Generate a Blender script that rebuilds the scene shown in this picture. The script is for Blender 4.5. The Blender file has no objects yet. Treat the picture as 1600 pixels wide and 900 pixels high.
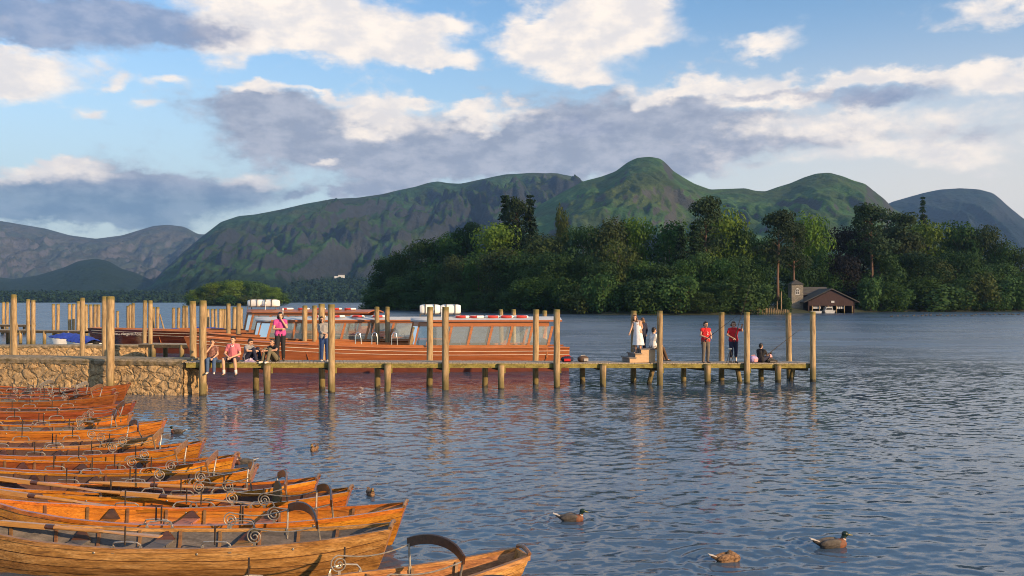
import bpy, bmesh, math, random
import numpy as np
from mathutils import Vector, Matrix, Quaternion
R = math.radians
random.seed(7); np.random.seed(7)
SC = bpy.context.scene
COL = SC.collection
F = 1386.0; H = 3.44; HY = 470.0          # lens in photo pixels, eye height above the lake, horizon row

# ------------------------------------------------------------------ camera, sun, sky, exposure
cam = bpy.data.cameras.new('camera'); camo = bpy.data.objects.new('camera', cam); COL.objects.link(camo)
camo.location = (0, 0, H); camo.rotation_euler = (R(90), 0, 0)
cam.sensor_width = 36; cam.lens = 36 * F / 1600; cam.shift_y = 20 / 1600
cam.clip_start = 0.3; cam.clip_end = 60000
SC.camera = camo
SC.view_settings.view_transform = 'Standard'; SC.view_settings.look = 'None'
SC.view_settings.gamma = 1; SC.view_settings.exposure = 0.55; SC.view_settings.use_curve_mapping = False
SC.cycles.use_denoising = True; SC.cycles.filter_width = 1.0
SC.cycles.max_bounces = 6; SC.cycles.diffuse_bounces = 2; SC.cycles.glossy_bounces = 3
SC.cycles.transparent_max_bounces = 12; SC.cycles.transmission_bounces = 3; SC.cycles.volume_bounces = 0
SC.cycles.sample_clamp_indirect = 4
SUN_AZ, SUN_EL = 127.0, 17.0               # degrees clockwise from the viewing direction, degrees up
SUN = Vector((math.sin(R(SUN_AZ)) * math.cos(R(SUN_EL)), math.cos(R(SUN_AZ)) * math.cos(R(SUN_EL)), math.sin(R(SUN_EL))))
sl = bpy.data.lights.new('sun', 'SUN'); sl.energy = 4.6; sl.angle = R(0.5); sl.color = (1.0, 0.67, 0.35)
so = bpy.data.objects.new('sun', sl); COL.objects.link(so)
so.rotation_euler = (-SUN).to_track_quat('-Z', 'Y').to_euler(); so.location = (60, -40, 50)

world = bpy.data.worlds.new('World'); SC.world = world; world.use_nodes = True
wt = world.node_tree; wt.nodes.clear()

def lk(t, a, b): t.links.new(a, b)
def nd(t, typ, **k):
    n = t.nodes.new(typ)
    for a, v in k.items(): setattr(n, a, v)
    return n
def mth(t, op, a, b=None, c=None, clamp=False):
    n = t.nodes.new('ShaderNodeMath'); n.operation = op; n.use_clamp = clamp
    for i, v in enumerate((a, b, c)):
        if v is None: continue
        if hasattr(v, 'links'): t.links.new(v, n.inputs[i])
        else: n.inputs[i].default_value = v
    return n.outputs[0]
def vmt(t, op, a, b=None, scale=None):
    n = t.nodes.new('ShaderNodeVectorMath'); n.operation = op
    for i, v in enumerate((a, b)):
        if v is None: continue
        if hasattr(v, 'links'): t.links.new(v, n.inputs[i])
        else: n.inputs[i].default_value = v
    if scale is not None: n.inputs['Scale'].default_value = scale
    return n
def noise(t, vec, scale, detail=4, rough=.5, dist=0.0, dims='3D'):
    n = t.nodes.new('ShaderNodeTexNoise'); n.noise_dimensions = dims
    t.links.new(vec, n.inputs['Vector']); n.inputs['Scale'].default_value = scale
    n.inputs['Detail'].default_value = detail; n.inputs['Roughness'].default_value = rough
    n.inputs['Distortion'].default_value = dist
    return n
def smooth(t, v, a, b, lo=0.0, hi=1.0, kind='SMOOTHSTEP'):
    n = t.nodes.new('ShaderNodeMapRange'); n.interpolation_type = kind
    t.links.new(v, n.inputs[0])
    for i, q in zip((1, 2, 3, 4), (a, b, lo, hi)): n.inputs[i].default_value = q
    return n.outputs[0]
def mixc(t, f, a, b, mode='MIX'):
    n = t.nodes.new('ShaderNodeMix'); n.data_type = 'RGBA'; n.blend_type = mode
    for i, v in ((0, f), (6, a), (7, b)):
        if hasattr(v, 'links'): t.links.new(v, n.inputs[i])
        else: n.inputs[i].default_value = v if i == 0 else (v[0], v[1], v[2], 1)
    return n.outputs[2]
def ramp(t, v, stops):
    n = t.nodes.new('ShaderNodeValToRGB'); e = n.color_ramp.elements
    while len(e) < len(stops): e.new(0.5)
    for el, (p, c) in zip(e, stops): el.position = p; el.color = (c[0], c[1], c[2], 1)
    t.links.new(v, n.inputs[0]); return n.outputs[0]

def build_sky():
    t = wt
    tc = nd(t, 'ShaderNodeTexCoord')
    sp = nd(t, 'ShaderNodeSeparateXYZ'); lk(t, tc.outputs['Generated'], sp.inputs[0])
    az = mth(t, 'ARCTAN2', sp.outputs[0], sp.outputs[1]); el = mth(t, 'ARCSINE', sp.outputs[2])
    cb = nd(t, 'ShaderNodeCombineXYZ'); lk(t, az, cb.inputs[0]); lk(t, el, cb.inputs[1])
    q = cb.outputs[0]
    st = vmt(t, 'MULTIPLY', q, (1, 1.9, 1)).outputs[0]
    big = noise(t, st, 9, 3, .55)
    fbm = noise(t, st, 15, 9, .62, .25)
    fin = noise(t, st, 42, 6, .6, .1)
    w1 = vmt(t, 'SUBTRACT', big.outputs['Color'], (.5, .5, .5)).outputs[0]
    w2 = vmt(t, 'SUBTRACT', fin.outputs['Color'], (.5, .5, .5)).outputs[0]
    qa = vmt(t, 'ADD', q, vmt(t, 'SCALE', w1, scale=.075).outputs[0]).outputs[0]
    qw = vmt(t, 'ADD', qa, vmt(t, 'SCALE', w2, scale=.022).outputs[0]).outputs[0]
    # the same field a little towards the sun, to light the cloud edges
    def layer(blobs, vec):
        s = None
        for b in blobs:
            px, py, rx, ry = b[:4]; w = b[4] if len(b) > 4 else 1.0
            a = math.atan((px - 800) / F); e = math.atan((HY - py) / F * math.cos(a))
            d = vmt(t, 'SUBTRACT', vec, (a, e, 0)).outputs[0]
            d = vmt(t, 'MULTIPLY', d, (F / rx / 1.25, F / ry / 1.25, 0)).outputs[0]
            r2 = vmt(t, 'DOT_PRODUCT', d, d).outputs['Value']
            g = mth(t, 'MULTIPLY', mth(t, 'EXPONENT', mth(t, 'MULTIPLY', r2, -1.1)), w)
            s = g if s is None else mth(t, 'ADD', s, g)
        return s
    W = [(55,104,78,28),(5,100,50,30),(255,117,26,9,.8),(180,122,12,8,.8),(152,166,18,10,.8),(222,165,22,11,.85),
         (430,18,150,32),(560,48,100,34),(340,66,50,22,.8),(640,68,40,18),(470,45,90,30),(690,48,36,11,.9),
         (672,97,26,9),(722,96,32,12),(905,40,95,46),(828,62,55,24),(990,44,62,24),(885,108,60,24),(925,122,36,14),
         (1205,60,46,17),(1140,125,66,15),(1250,133,110,14),(1440,122,120,11),(1560,128,80,13),(1092,137,28,9),(1015,142,36,13,.9),
         (775,184,66,12),(735,170,32,9),(598,165,60,27),(605,200,46,18,.7),(480,138,90,7,.9),(385,145,36,6,.9),(410,128,14,7,.8),
         (50,272,100,15),(100,262,42,12),(395,272,55,15,.8),(510,249,28,7),(1570,6,70,18),(1020,8,30,9,.8),(660,150,30,6,.8),
         (1400,188,200,20,.75),(1210,190,90,20,.6),(1480,232,160,22,.6),(1330,245,170,18,.5),(1010,285,90,20,.5)]
    G = [(560,215,170,34),(450,180,100,28),(400,165,60,12),(660,235,180,34),(800,232,200,34),(930,215,140,34),(700,265,110,18),
         (1010,160,100,26,.9),(1120,175,90,14,.9),(1060,240,180,18),(1150,212,150,18,.9),(1330,205,120,14,.5),(560,296,36,10),(470,298,11,7),(512,299,11,5),(610,285,30,12),
         (200,302,190,28),(255,282,100,17),(60,308,120,26),(330,300,70,13),(130,335,150,13,.8)]
    D = [(1385,150,88,15),(80,22,170,30),(230,40,70,22,.9),(40,58,60,14,.8),(1200,150,80,8,.7),(1530,207,80,15,.6),(340,55,50,14,.5),(900,200,80,20,.7),(240,302,150,26,.95),(90,318,130,22,.8)]
    sky = nd(t, 'ShaderNodeTexSky'); sky.sky_type = 'NISHITA'; sky.sun_disc = False
    sky.sun_elevation = R(SUN_EL); sky.sun_rotation = R(SUN_AZ); sky.altitude = 80
    sky.air_density = 1.0; sky.dust_density = 0.6; sky.ozone_density = 1.6
    skc = mixc(t, 1.0, sky.outputs[0], (1.05, 1.28, 1.42), 'MULTIPLY')
    skc = mixc(t, smooth(t, el, .35, .6, 0, .6), skc, (1.5, 3.1, 5.2))
    # pale moist air near the horizon
    hz = smooth(t, el, 0.04, 0.34, 1, 0)
    right = smooth(t, az, -.1, .5)
    hcol = mixc(t, right, (4.5, 5.2, 5.2), (7.0, 6.1, 5.2))
    base = mixc(t, mth(t, 'MULTIPLY', hz, .93), skc, hcol)
    k = mth(t, 'SUBTRACT', fbm.outputs[0], .5)
    kf = mth(t, 'SUBTRACT', fin.outputs[0], .5)
    nz = mth(t, 'ADD', mth(t, 'MULTIPLY', k, 1.55), mth(t, 'MULTIPLY', kf, .7))
    above = smooth(t, el, .36, .52)
    extra = mth(t, 'MULTIPLY', above, smooth(t, big.outputs[0], .46, .60, 0, .9))
    sw = mth(t, 'ADD', mth(t, 'ADD', layer(W, qw), extra), nz)
    sg = mth(t, 'ADD', layer(G, qw), nz)
    qd = vmt(t, 'ADD', q, vmt(t, 'SCALE', w2, scale=.025).outputs[0]).outputs[0]
    sd = mth(t, 'ADD', layer(D, qd), mth(t, 'MULTIPLY', nz, .7))
    # cloud colours
    inner = smooth(t, noise(t, st, 24, 7, .6).outputs[0], .36, .66)
    lit = mixc(t, inner, (6.3, 5.9, 5.7), (8.3, 7.3, 6.3))
    gry = mixc(t, inner, (2.35, 2.6, 3.35), (3.6, 3.7, 4.3))
    lowl = smooth(t, az, -.35, -.15); low = smooth(t, el, .10, .14)
    bank = mth(t, 'MAXIMUM', lowl, low)
    blu = mixc(t, inner, (1.3, 2.0, 2.9), (2.1, 2.8, 3.6))
    gry = mixc(t, bank, blu, gry)
    drk = mixc(t, bank, blu, mixc(t, inner, (1.7, 2.15, 3.3), (2.9, 3.1, 4.0)))
    c = mixc(t, mth(t, 'MULTIPLY', smooth(t, sg, .14, 1.05), .94), base, gry)
    c = mixc(t, mth(t, 'MULTIPLY', smooth(t, sw, .24, 1.08), .95), c, lit)
    c = mixc(t, mth(t, 'MULTIPLY', smooth(t, sd, .25, 1.0), .85), c, drk)
    bg = nd(t, 'ShaderNodeBackground'); bg.inputs[1].default_value = 0.1
    lk(t, c, bg.inputs[0])
    out = nd(t, 'ShaderNodeOutputWorld'); lk(t, bg.outputs[0], out.inputs[0])
build_sky()
try:
    world.cycles.sampling_method = 'MANUAL'; world.cycles.sample_map_resolution = 512
except Exception: pass

# ------------------------------------------------------------------ helpers
def P(px, py, d): return Vector(((px - 800) / F * d, d, H - (py - HY) / F * d))
def G(px, d, z=0.0): return Vector(((px - 800) / F * d, d, z))

def tag(o, label=None, cat=None, group=None, kind=None):
    if label: o['label'] = label
    if cat: o['category'] = cat
    if group: o['group'] = group
    if kind: o['kind'] = kind
    return o
def thing(name, label, cat, loc=(0, 0, 0), rz=0.0, group=None):
    o = bpy.data.objects.new(name, None); COL.objects.link(o)
    o.location = loc; o.rotation_euler = (0, 0, rz); o.empty_display_size = .2
    return tag(o, label, cat, group)
def copy_tree(o, parent=None):
    c = o.copy(); COL.objects.link(c); c.parent = parent
    for ch in list(o.children): copy_tree(ch, c)
    return c
ORD = ['leftmost', 'second', 'third', 'fourth', 'fifth', 'sixth', 'seventh', 'eighth', 'ninth', 'tenth', 'eleventh', 'twelfth',
       'thirteenth', 'fourteenth', 'fifteenth', 'sixteenth', 'seventeenth', 'eighteenth', 'nineteenth', 'twentieth']
TENS = {2: 'twenty', 3: 'thirty', 4: 'forty'}
def nth(i, n):
    if i == 0: return 'leftmost'
    if i == n - 1: return 'rightmost'
    if n - 1 - i < i: return ordw(n - 1 - i) + ' from right'
    return ordw(i) + ' from left'
def ordw(i):
    if i < 20: return ORD[i]
    a, b = divmod(i + 1, 10)
    return TENS[a] + '-' + ['', 'first'][b] if b == 1 else (TENS[a][:-1] + 'ieth' if b == 0 else TENS[a] + '-' + ORD[b - 1])

class MB:
    def __init__(s): s.v = []; s.f = []
    def add(s, vs, fs):
        o = len(s.v); s.v.extend([tuple(p) for p in vs]); s.f.extend([tuple(i + o for i in f) for f in fs]); return s
    def box(s, c, size, rot=None, taper=1.0):
        x, y, z = (q / 2 for q in size); vs = []
        for k in (-1, 1):
            q = taper if k > 0 else 1
            vs += [Vector((-x * q, -y * q, k * z)), Vector((x * q, -y * q, k * z)), Vector((x * q, y * q, k * z)), Vector((-x * q, y * q, k * z))]
        if rot is not None: vs = [rot @ v for v in vs]
        c = Vector(c); vs = [v + c for v in vs]
        return s.add(vs, [(3, 2, 1, 0), (4, 5, 6, 7), (0, 1, 5, 4), (1, 2, 6, 5), (2, 3, 7, 6), (3, 0, 4, 7)])
    def beam(s, a, b, w, h, up=(0, 0, 1)):
        a, b = Vector(a), Vector(b); d = (b - a); L = d.length; d.normalize()
        y = Vector(up).cross(d); y.normalize(); z = d.cross(y)
        m = Matrix((d, y, z)).transposed()
        return s.box((a + b) / 2, (L, w, h), m)
    def tube(s, pts, r, n=8, caps=True, flat=1.0):
        pts = [Vector(p) for p in pts]; m = len(pts)
        rs = r if isinstance(r, (list, tuple)) else [r] * m
        vs = []; prev = None
        for i, p in enumerate(pts):
            d = (pts[min(i + 1, m - 1)] - pts[max(i - 1, 0)])
            if d.length < 1e-9: d = Vector((0, 0, 1))
            d.normalize()
            if prev is None:
                a = Vector((0, 0, 1)) if abs(d.z) < .9 else Vector((1, 0, 0))
                u = d.cross(a); u.normalize()
            else:
                u = prev - d * prev.dot(d)
                if u.length < 1e-6: u = d.orthogonal()
                u.normalize()
            prev = u; w = d.cross(u)
            for k in range(n):
                a = 2 * math.pi * k / n
                vs.append(p + u * (math.cos(a) * rs[i]) + w * (math.sin(a) * rs[i] * flat))
        fs = [(i * n + k, i * n + (k + 1) % n, (i + 1) * n + (k + 1) % n, (i + 1) * n + k) for i in range(m - 1) for k in range(n)]
        if caps: fs += [tuple(reversed(range(n))), tuple(range((m - 1) * n, m * n))]
        return s.add(vs, fs)
    def capsule(s, a, ra, b, rb, n=10):
        a, b = Vector(a), Vector(b); d = b - a
        if d.length < 1e-6: d = Vector((0, 0, 1e-3)); b = a + d
        d.normalize(); pts = []; rs = []
        for k in range(4):
            q = (k / 4) * math.pi / 2; pts.append(a - d * ra * math.cos(q)); rs.append(max(ra * math.sin(q), ra * .04))
        pts.append(a); rs.append(ra); pts.append(b); rs.append(rb)
        for k in range(3, -1, -1):
            q = (k / 4) * math.pi / 2; pts.append(b + d * rb * math.cos(q)); rs.append(max(rb * math.sin(q), rb * .04))
        return s.tube(pts, rs, n)
    def ell(s, c, r, n=12, m=8, rot=None):
        c = Vector(c); vs = []
        for i in range(m + 1):
            th = math.pi * i / m
            for k in range(n):
                a = 2 * math.pi * k / n; st = max(math.sin(th), .02)
                v = Vector((r[0] * st * math.cos(a), r[1] * st * math.sin(a), r[2] * math.cos(th)))
                vs.append((rot @ v if rot is not None else v) + c)
        fs = [(i * n + k, (i + 1) * n + k, (i + 1) * n + (k + 1) % n, i * n + (k + 1) % n) for i in range(m) for k in range(n)]
        fs += [tuple(range(n)), tuple(reversed(range(m * n, (m + 1) * n)))]
        return s.add(vs, fs)
    def grid(s, rows, close=False):
        n = len(rows[0]); vs = [p for r_ in rows for p in r_]
        fs = []
        for i in range(len(rows) - 1):
            for k in range(n if close else n - 1):
                fs.append((i * n + k, i * n + (k + 1) % n, (i + 1) * n + (k + 1) % n, (i + 1) * n + k))
        return s.add(vs, fs)
    def prism(s, poly, ext):
        n = len(poly); e = Vector(ext); a = [Vector(p) for p in poly]
        return s.add(a + [p + e for p in a], [tuple(reversed(range(n))), tuple(range(n, 2 * n))] + [(k, (k + 1) % n, n + (k + 1) % n, n + k) for k in range(n)])
    def mesh(s, name, m=None, ang=35):
        me = bpy.data.meshes.new(name); me.from_pydata(s.v, [], s.f)
        if m:
            for q in (m if isinstance(m, (list, tuple)) else [m]): me.materials.append(q)
        me.update()
        if ang:
            me.polygons.foreach_set('use_smooth', [True] * len(me.polygons))
            try: me.set_sharp_from_angle(angle=R(ang))
            except Exception: pass
        return me
    def build(s, name, m, parent=None, ang=35, fix=False):
        me = s.mesh(name, m, ang)
        if fix:
            bm = bmesh.new(); bm.from_mesh(me); bmesh.ops.recalc_face_normals(bm, faces=bm.faces); bm.to_mesh(me); bm.free()
        o = bpy.data.objects.new(name, me); COL.objects.link(o); o.parent = parent
        return o
def fbm2(x, y, seed=0, octs=5, lac=2.03, gain=.5):
    """numpy value-noise fbm on arrays"""
    rng = np.random.RandomState(seed); tot = np.zeros_like(x, float); amp = 1.0; nrm = 0
    for o in range(octs):
        T = rng.rand(64, 64); f = lac ** o
        X = x * f + o * 13.7; Y = y * f + o * 7.3
        xi = np.floor(X).astype(int); yi = np.floor(Y).astype(int); fx = X - xi; fy = Y - yi
        fx = fx * fx * (3 - 2 * fx); fy = fy * fy * (3 - 2 * fy)
        a = T[xi % 64, yi % 64]; b = T[(xi + 1) % 64, yi % 64]; c = T[xi % 64, (yi + 1) % 64]; d = T[(xi + 1) % 64, (yi + 1) % 64]
        tot += amp * ((a * (1 - fx) + b * fx) * (1 - fy) + (c * (1 - fx) + d * fx) * fy); nrm += amp; amp *= gain
    return tot / nrm
def np_mesh(name, verts, quads, m, smooth_=True):
    me = bpy.data.meshes.new(name)
    nv, nq = len(verts), len(quads)
    me.vertices.add(nv); me.vertices.foreach_set('co', np.asarray(verts, np.float32).ravel())
    me.loops.add(nq * 4); me.loops.foreach_set('vertex_index', np.asarray(quads, np.int32).ravel())
    me.polygons.add(nq); me.polygons.foreach_set('loop_start', np.arange(0, nq * 4, 4, dtype=np.int32))
    me.update(calc_edges=True); me.validate()
    me.polygons.foreach_set('use_smooth', [smooth_] * len(me.polygons))
    me.materials.append(m); return me
def gridq(nr, nc):
    i = np.arange(nr - 1)[:, None] * nc + np.arange(nc - 1)[None, :]
    return np.stack([i, i + 1, i + nc + 1, i + nc], -1).reshape(-1, 4)

# ------------------------------------------------------------------ materials
def new_mat(name):
    m = bpy.data.materials.new(name); m.use_nodes = True; t = m.node_tree; t.nodes.clear()
    out = nd(t, 'ShaderNodeOutputMaterial'); b = nd(t, 'ShaderNodeBsdfPrincipled'); lk(t, b.outputs[0], out.inputs[0])
    return m, t, b, out
def nmat(name, stops, scale=4, stretch=(1, 1, 1), rough=.6, bump=0.0, detail=6, nrough=.6, vary=0.0, spec=.4, dist=.3, metal=0.0, coat=0.0, fine=0.0, transl=0.0, coord='Object', island=0.0):
    m, t, b, out = new_mat(name)
    tc = nd(t, 'ShaderNodeTexCoord'); oi = nd(t, 'ShaderNodeObjectInfo')
    v = vmt(t, 'MULTIPLY', tc.outputs[coord], stretch).outputs[0]
    off = vmt(t, 'SCALE', (31.7, 17.3, 11.1)); lk(t, oi.outputs['Random'], off.inputs['Scale'])
    v = vmt(t, 'ADD', v, off.outputs[0]).outputs[0]
    n = noise(t, v, scale, detail, nrough, dist)
    c = ramp(t, n.outputs[0], stops)
    if fine:
        n2 = noise(t, v, scale * 7, 3, .6)
        c = mixc(t, 1.0, c, ramp(t, n2.outputs[0], [(.3, (1 - fine,) * 3), (.7, (1 + fine * .4,) * 3)]), 'MULTIPLY')
    if vary:
        hv = nd(t, 'ShaderNodeHueSaturation'); lk(t, c, hv.inputs['Color'])
        lk(t, smooth(t, oi.outputs['Random'], 0, 1, 1 - vary, 1 + vary, 'LINEAR'), hv.inputs['Value'])
        r2 = mth(t, 'FRACT', mth(t, 'MULTIPLY', oi.outputs['Random'], 7.31))
        lk(t, smooth(t, r2, 0, 1, .5 - vary * .06, .5 + vary * .05, 'LINEAR'), hv.inputs['Hue']); c = hv.outputs[0]
    if island:
        ge = nd(t, 'ShaderNodeNewGeometry')          # plank to plank tone, and old water stains
        c = mixc(t, 1.0, c, ramp(t, ge.outputs['Random Per Island'], [(0, (1 - island, 1 - island * 1.15, 1 - island * 1.2)), (1, (1 + island * .45, 1 + island * .5, 1 + island * .5))]), 'MULTIPLY')
        ns = noise(t, vmt(t, 'MULTIPLY', v, (1.1, 2.2, 2.6)).outputs[0], 1.7, 6, .7, .8)
        c = mixc(t, smooth(t, ns.outputs[0], .52, .68, 0, .72), c, (.075, .038, .016))
    lk(t, c, b.inputs['Base Color'])
    b.inputs['Roughness'].default_value = rough; b.inputs['Specular IOR Level'].default_value = spec
    b.inputs['Metallic'].default_value = metal; b.inputs['Coat Weight'].default_value = coat
    if coat: b.inputs['Coat Roughness'].default_value = .15
    if bump:
        bp = nd(t, 'ShaderNodeBump'); bp.inputs['Strength'].default_value = bump; bp.inputs['Distance'].default_value = .02
        lk(t, n.outputs[0], bp.inputs['Height']); lk(t, bp.outputs[0], b.inputs['Normal'])
    if transl:
        tr = nd(t, 'ShaderNodeBsdfTranslucent'); lk(t, c, tr.inputs[0])
        mx = nd(t, 'ShaderNodeMixShader'); mx.inputs[0].default_value = transl
        lk(t, b.outputs[0], mx.inputs[1]); lk(t, tr.outputs[0], mx.inputs[2]); lk(t, mx.outputs[0], out.inputs[0])
    return m
def plain(name, c, rough=.6, vary=.12, scale=9, **k):
    return nmat(name, [(.3, tuple(q * (1 - vary) for q in c)), (.7, tuple(min(1, q * (1 + vary)) for q in c))], scale, rough=rough, **k)
M = {}
M['varnish'] = nmat('varnished_larch', [(.27, (.13, .038, .008)), (.42, (.40, .135, .017)), (.6, (.54, .195, .024)), (.8, (.62, .245, .034))], 1.6, (.7, 9, 9), .26, .12, vary=.22, coat=.45, fine=.35, island=.30)
M['weathered'] = nmat('weathered_larch', [(.25, (.13, .05, .02)), (.42, (.36, .16, .045)), (.58, (.50, .245, .085)), (.8, (.62, .37, .17))], 2.2, (.8, 6, 8), .45, .2, vary=.15, fine=.5, island=.30)
M['redvarnish'] = nmat('dark_varnish', [(.25, (.09, .022, .008)), (.5, (.27, .075, .018)), (.8, (.38, .125, .03))], 1.6, (.7, 9, 9), .32, .1, vary=.2, coat=.35, fine=.3, island=.3)
M['inbrown'] = nmat('brown_inner_paint', [(.3, (.06, .03, .025)), (.7, (.13, .065, .05))], 3, (1, 5, 5), .55, .1, vary=.25, fine=.3)
M['insalmon'] = nmat('salmon_inner_paint', [(.3, (.30, .12, .075)), (.7, (.47, .20, .125))], 3, (1, 5, 5), .5, .1, vary=.15, fine=.25)
M['ingrey'] = nmat('grey_inner_paint', [(.3, (.07, .065, .065)), (.7, (.17, .15, .14))], 3, (1, 5, 5), .55, .1, vary=.2, fine=.3)
M['railwood'] = nmat('dark_back_rail', [(.3, (.035, .015, .009)), (.7, (.10, .045, .022))], 3, (1, 8, 8), .35, .1, vary=.3, coat=.3)
M['railtan'] = nmat('tan_back_rail', [(.3, (.13, .065, .03)), (.7, (.26, .14, .065))], 3, (1, 8, 8), .4, .1, vary=.2, coat=.2)
M['olive'] = nmat('olive_back_board', [(.3, (.075, .055, .02)), (.7, (.12, .09, .035))], 3, (1, 3, 3), .5, .1)
M['iron'] = nmat('galvanised_iron', [(.3, (.22, .19, .16)), (.7, (.46, .42, .37))], 14, rough=.42, vary=.15, metal=.55, fine=.2)
M['darkiron'] = nmat('dark_iron', [(.3, (.02, .016, .014)), (.7, (.07, .05, .04))], 14, rough=.5, metal=.4)
M['oar'] = nmat('oar_wood', [(.3, (.36, .16, .045)), (.7, (.56, .29, .09))], 2, (.6, 8, 8), .35, .05, coat=.3, fine=.2)
M['mahog'] = nmat('launch_mahogany', [(.3, (.23, .066, .019)), (.5, (.32, .098, .030)), (.75, (.41, .145, .052))], 1.2, (.35, 4, 8), .22, .04, coat=.7, fine=.2)
M['mahogdark'] = nmat('launch_dark_mahogany', [(.3, (.035, .009, .006)), (.5, (.085, .022, .012)), (.75, (.15, .042, .018))], 1.2, (.35, 4, 8), .2, .04, coat=.7, fine=.2)
M['teak'] = nmat('launch_trim', [(.3, (.34, .11, .033)), (.7, (.48, .18, .06))], 1.5, (.6, 6, 6), .3, .04, coat=.5, fine=.2)
M['white'] = plain('white_gelcoat', (.78, .77, .74), .4, .06, 6)
M['cream'] = plain('cream_strake_paint', (.72, .62, .5), .45, .1, 6)
M['red'] = plain('red_paint', (.55, .05, .035), .45, .12, 6)
M['boot'] = plain('red_antifouling', (.13, .036, .024), .5, .2, 3)
M['greyroof'] = plain('grey_deck_paint', (.50, .50, .50), .6, .1, 3)
M['roofbrown'] = plain('brown_roof_edge', (.36, .12, .05), .45, .15, 3)
M['black'] = plain('black_rubber', (.02, .02, .022), .6, .2, 8)
M['chrome'] = plain('chrome_rail', (.8, .78, .74), .15, .05, 8, metal=1.0)
M['strap'] = plain('grey_strap', (.12, .11, .10), .8, .2, 12)
M['bluetarp'] = plain('blue_tarpaulin', (.02, .045, .30), .55, .25, 4, bump=.2)
def glass():
    m, t, b, out = new_mat('window_glass')
    t.nodes.remove(b)
    tr = nd(t, 'ShaderNodeBsdfTransparent'); tr.inputs[0].default_value = (.86, .90, .88, 1)
    gl = nd(t, 'ShaderNodeBsdfGlossy'); gl.inputs['Roughness'].default_value = .02
    fr = nd(t, 'ShaderNodeFresnel'); fr.inputs[0].default_value = 1.5
    df = nd(t, 'ShaderNodeBsdfDiffuse'); df.inputs[0].default_value = (.62, .68, .64, 1); dm = nd(t, 'ShaderNodeMixShader'); dm.inputs[0].default_value = .17   # pale tone mixed in for sky reflected in the panes
    lk(t, tr.outputs[0], dm.inputs[1]); lk(t, df.outputs[0], dm.inputs[2]); tr = dm
    mx = nd(t, 'ShaderNodeMixShader'); lk(t, mth(t, 'ADD', mth(t, 'MULTIPLY', fr.outputs[0], .85), .10, clamp=True), mx.inputs[0])
    lk(t, tr.outputs[0], mx.inputs[1]); lk(t, gl.outputs[0], mx.inputs[2]); lk(t, mx.outputs[0], out.inputs[0])
    return m
M['glass'] = glass()
def post_mat():
    m, t, b, out = new_mat('weathered_post')
    tc = nd(t, 'ShaderNodeTexCoord'); oi = nd(t, 'ShaderNodeObjectInfo'); ge = nd(t, 'ShaderNodeNewGeometry')
    v = vmt(t, 'MULTIPLY', ge.outputs['Position'], (9, 9, 1.1)).outputs[0]
    n = noise(t, v, 1.3, 7, .65, .6)
    c = ramp(t, n.outputs[0], [(.3, (.13, .08, .038)), (.48, (.31, .21, .105)), (.68, (.43, .32, .175))])
    v2 = noise(t, vmt(t, 'MULTIPLY', ge.outputs['Position'], (22, 22, 1.0)).outputs[0], 2, 4, .6)
    c = mixc(t, smooth(t, v2.outputs[0], .56, .66, 0, .65), c, (.06, .036, .018))
    sp = nd(t, 'ShaderNodeSeparateXYZ'); lk(t, ge.outputs['Position'], sp.inputs[0])
    n3 = noise(t, ge.outputs['Position'], 2.2, 4, .6)
    zz = mth(t, 'ADD', sp.outputs[2], mth(t, 'MULTIPLY', mth(t, 'SUBTRACT', n3.outputs[0], .5), .7))
    c = mixc(t, smooth(t, zz, .25, .75, .75, 0), c, (.085, .075, .018))        # algae above the waterline
    c = mixc(t, smooth(t, zz, .02, .12, .9, 0), c, (.018, .016, .01))         # wet foot
    sg_ = nd(t, 'ShaderNodeSeparateXYZ'); lk(t, tc.outputs['Generated'], sg_.inputs[0])
    c = mixc(t, smooth(t, mth(t, 'ADD', sg_.outputs[2], mth(t, 'MULTIPLY', mth(t, 'SUBTRACT', n3.outputs[0], .5), .10)), .945, .985, 0, .85), c, (.13, .11, .025))   # moss on the top
    hv = nd(t, 'ShaderNodeHueSaturation'); lk(t, c, hv.inputs['Color']); lk(t, smooth(t, oi.outputs['Random'], 0, 1, .8, 1.18, 'LINEAR'), hv.inputs['Value'])
    lk(t, hv.outputs[0], b.inputs['Base Color']); b.inputs['Roughness'].default_value = .8
    bp = nd(t, 'ShaderNodeBump'); bp.inputs['Strength'].default_value = .5; bp.inputs['Distance'].default_value = .02
    lk(t, n.outputs[0], bp.inputs['Height']); lk(t, bp.outputs[0], b.inputs['Normal'])
    return m
M['post'] = post_mat()
M['moss'] = nmat('mossy_post_top', [(.3, (.10, .085, .02)), (.7, (.22, .18, .05))], 9, rough=.9, bump=.3)
M['deck'] = nmat('grey_deck_boards', [(.3, (.20, .165, .125)), (.7, (.40, .345, .27))], 3, (6, 1, 1), .8, .3, fine=.4, coord='Object')
M['mossbeam'] = nmat('mossy_beam', [(.3, (.10, .075, .022)), (.5, (.22, .185, .045)), (.75, (.34, .28, .09))], 2.5, (1, 3, 3), .85, .3, fine=.4)
M['darkbeam'] = nmat('dark_wet_beam', [(.3, (.05, .035, .02)), (.7, (.13, .095, .05))], 2.5, (1, 3, 3), .8, .3, fine=.3)
M['step'] = nmat('plywood_side', [(.3, (.42, .27, .15)), (.7, (.56, .38, .23))], 3, (1, 1, 5), .7, .1)
M['tread'] = nmat('grey_step_board', [(.3, (.13, .11, .10)), (.7, (.24, .21, .19))], 4, (1, 5, 5), .8, .2)
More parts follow.
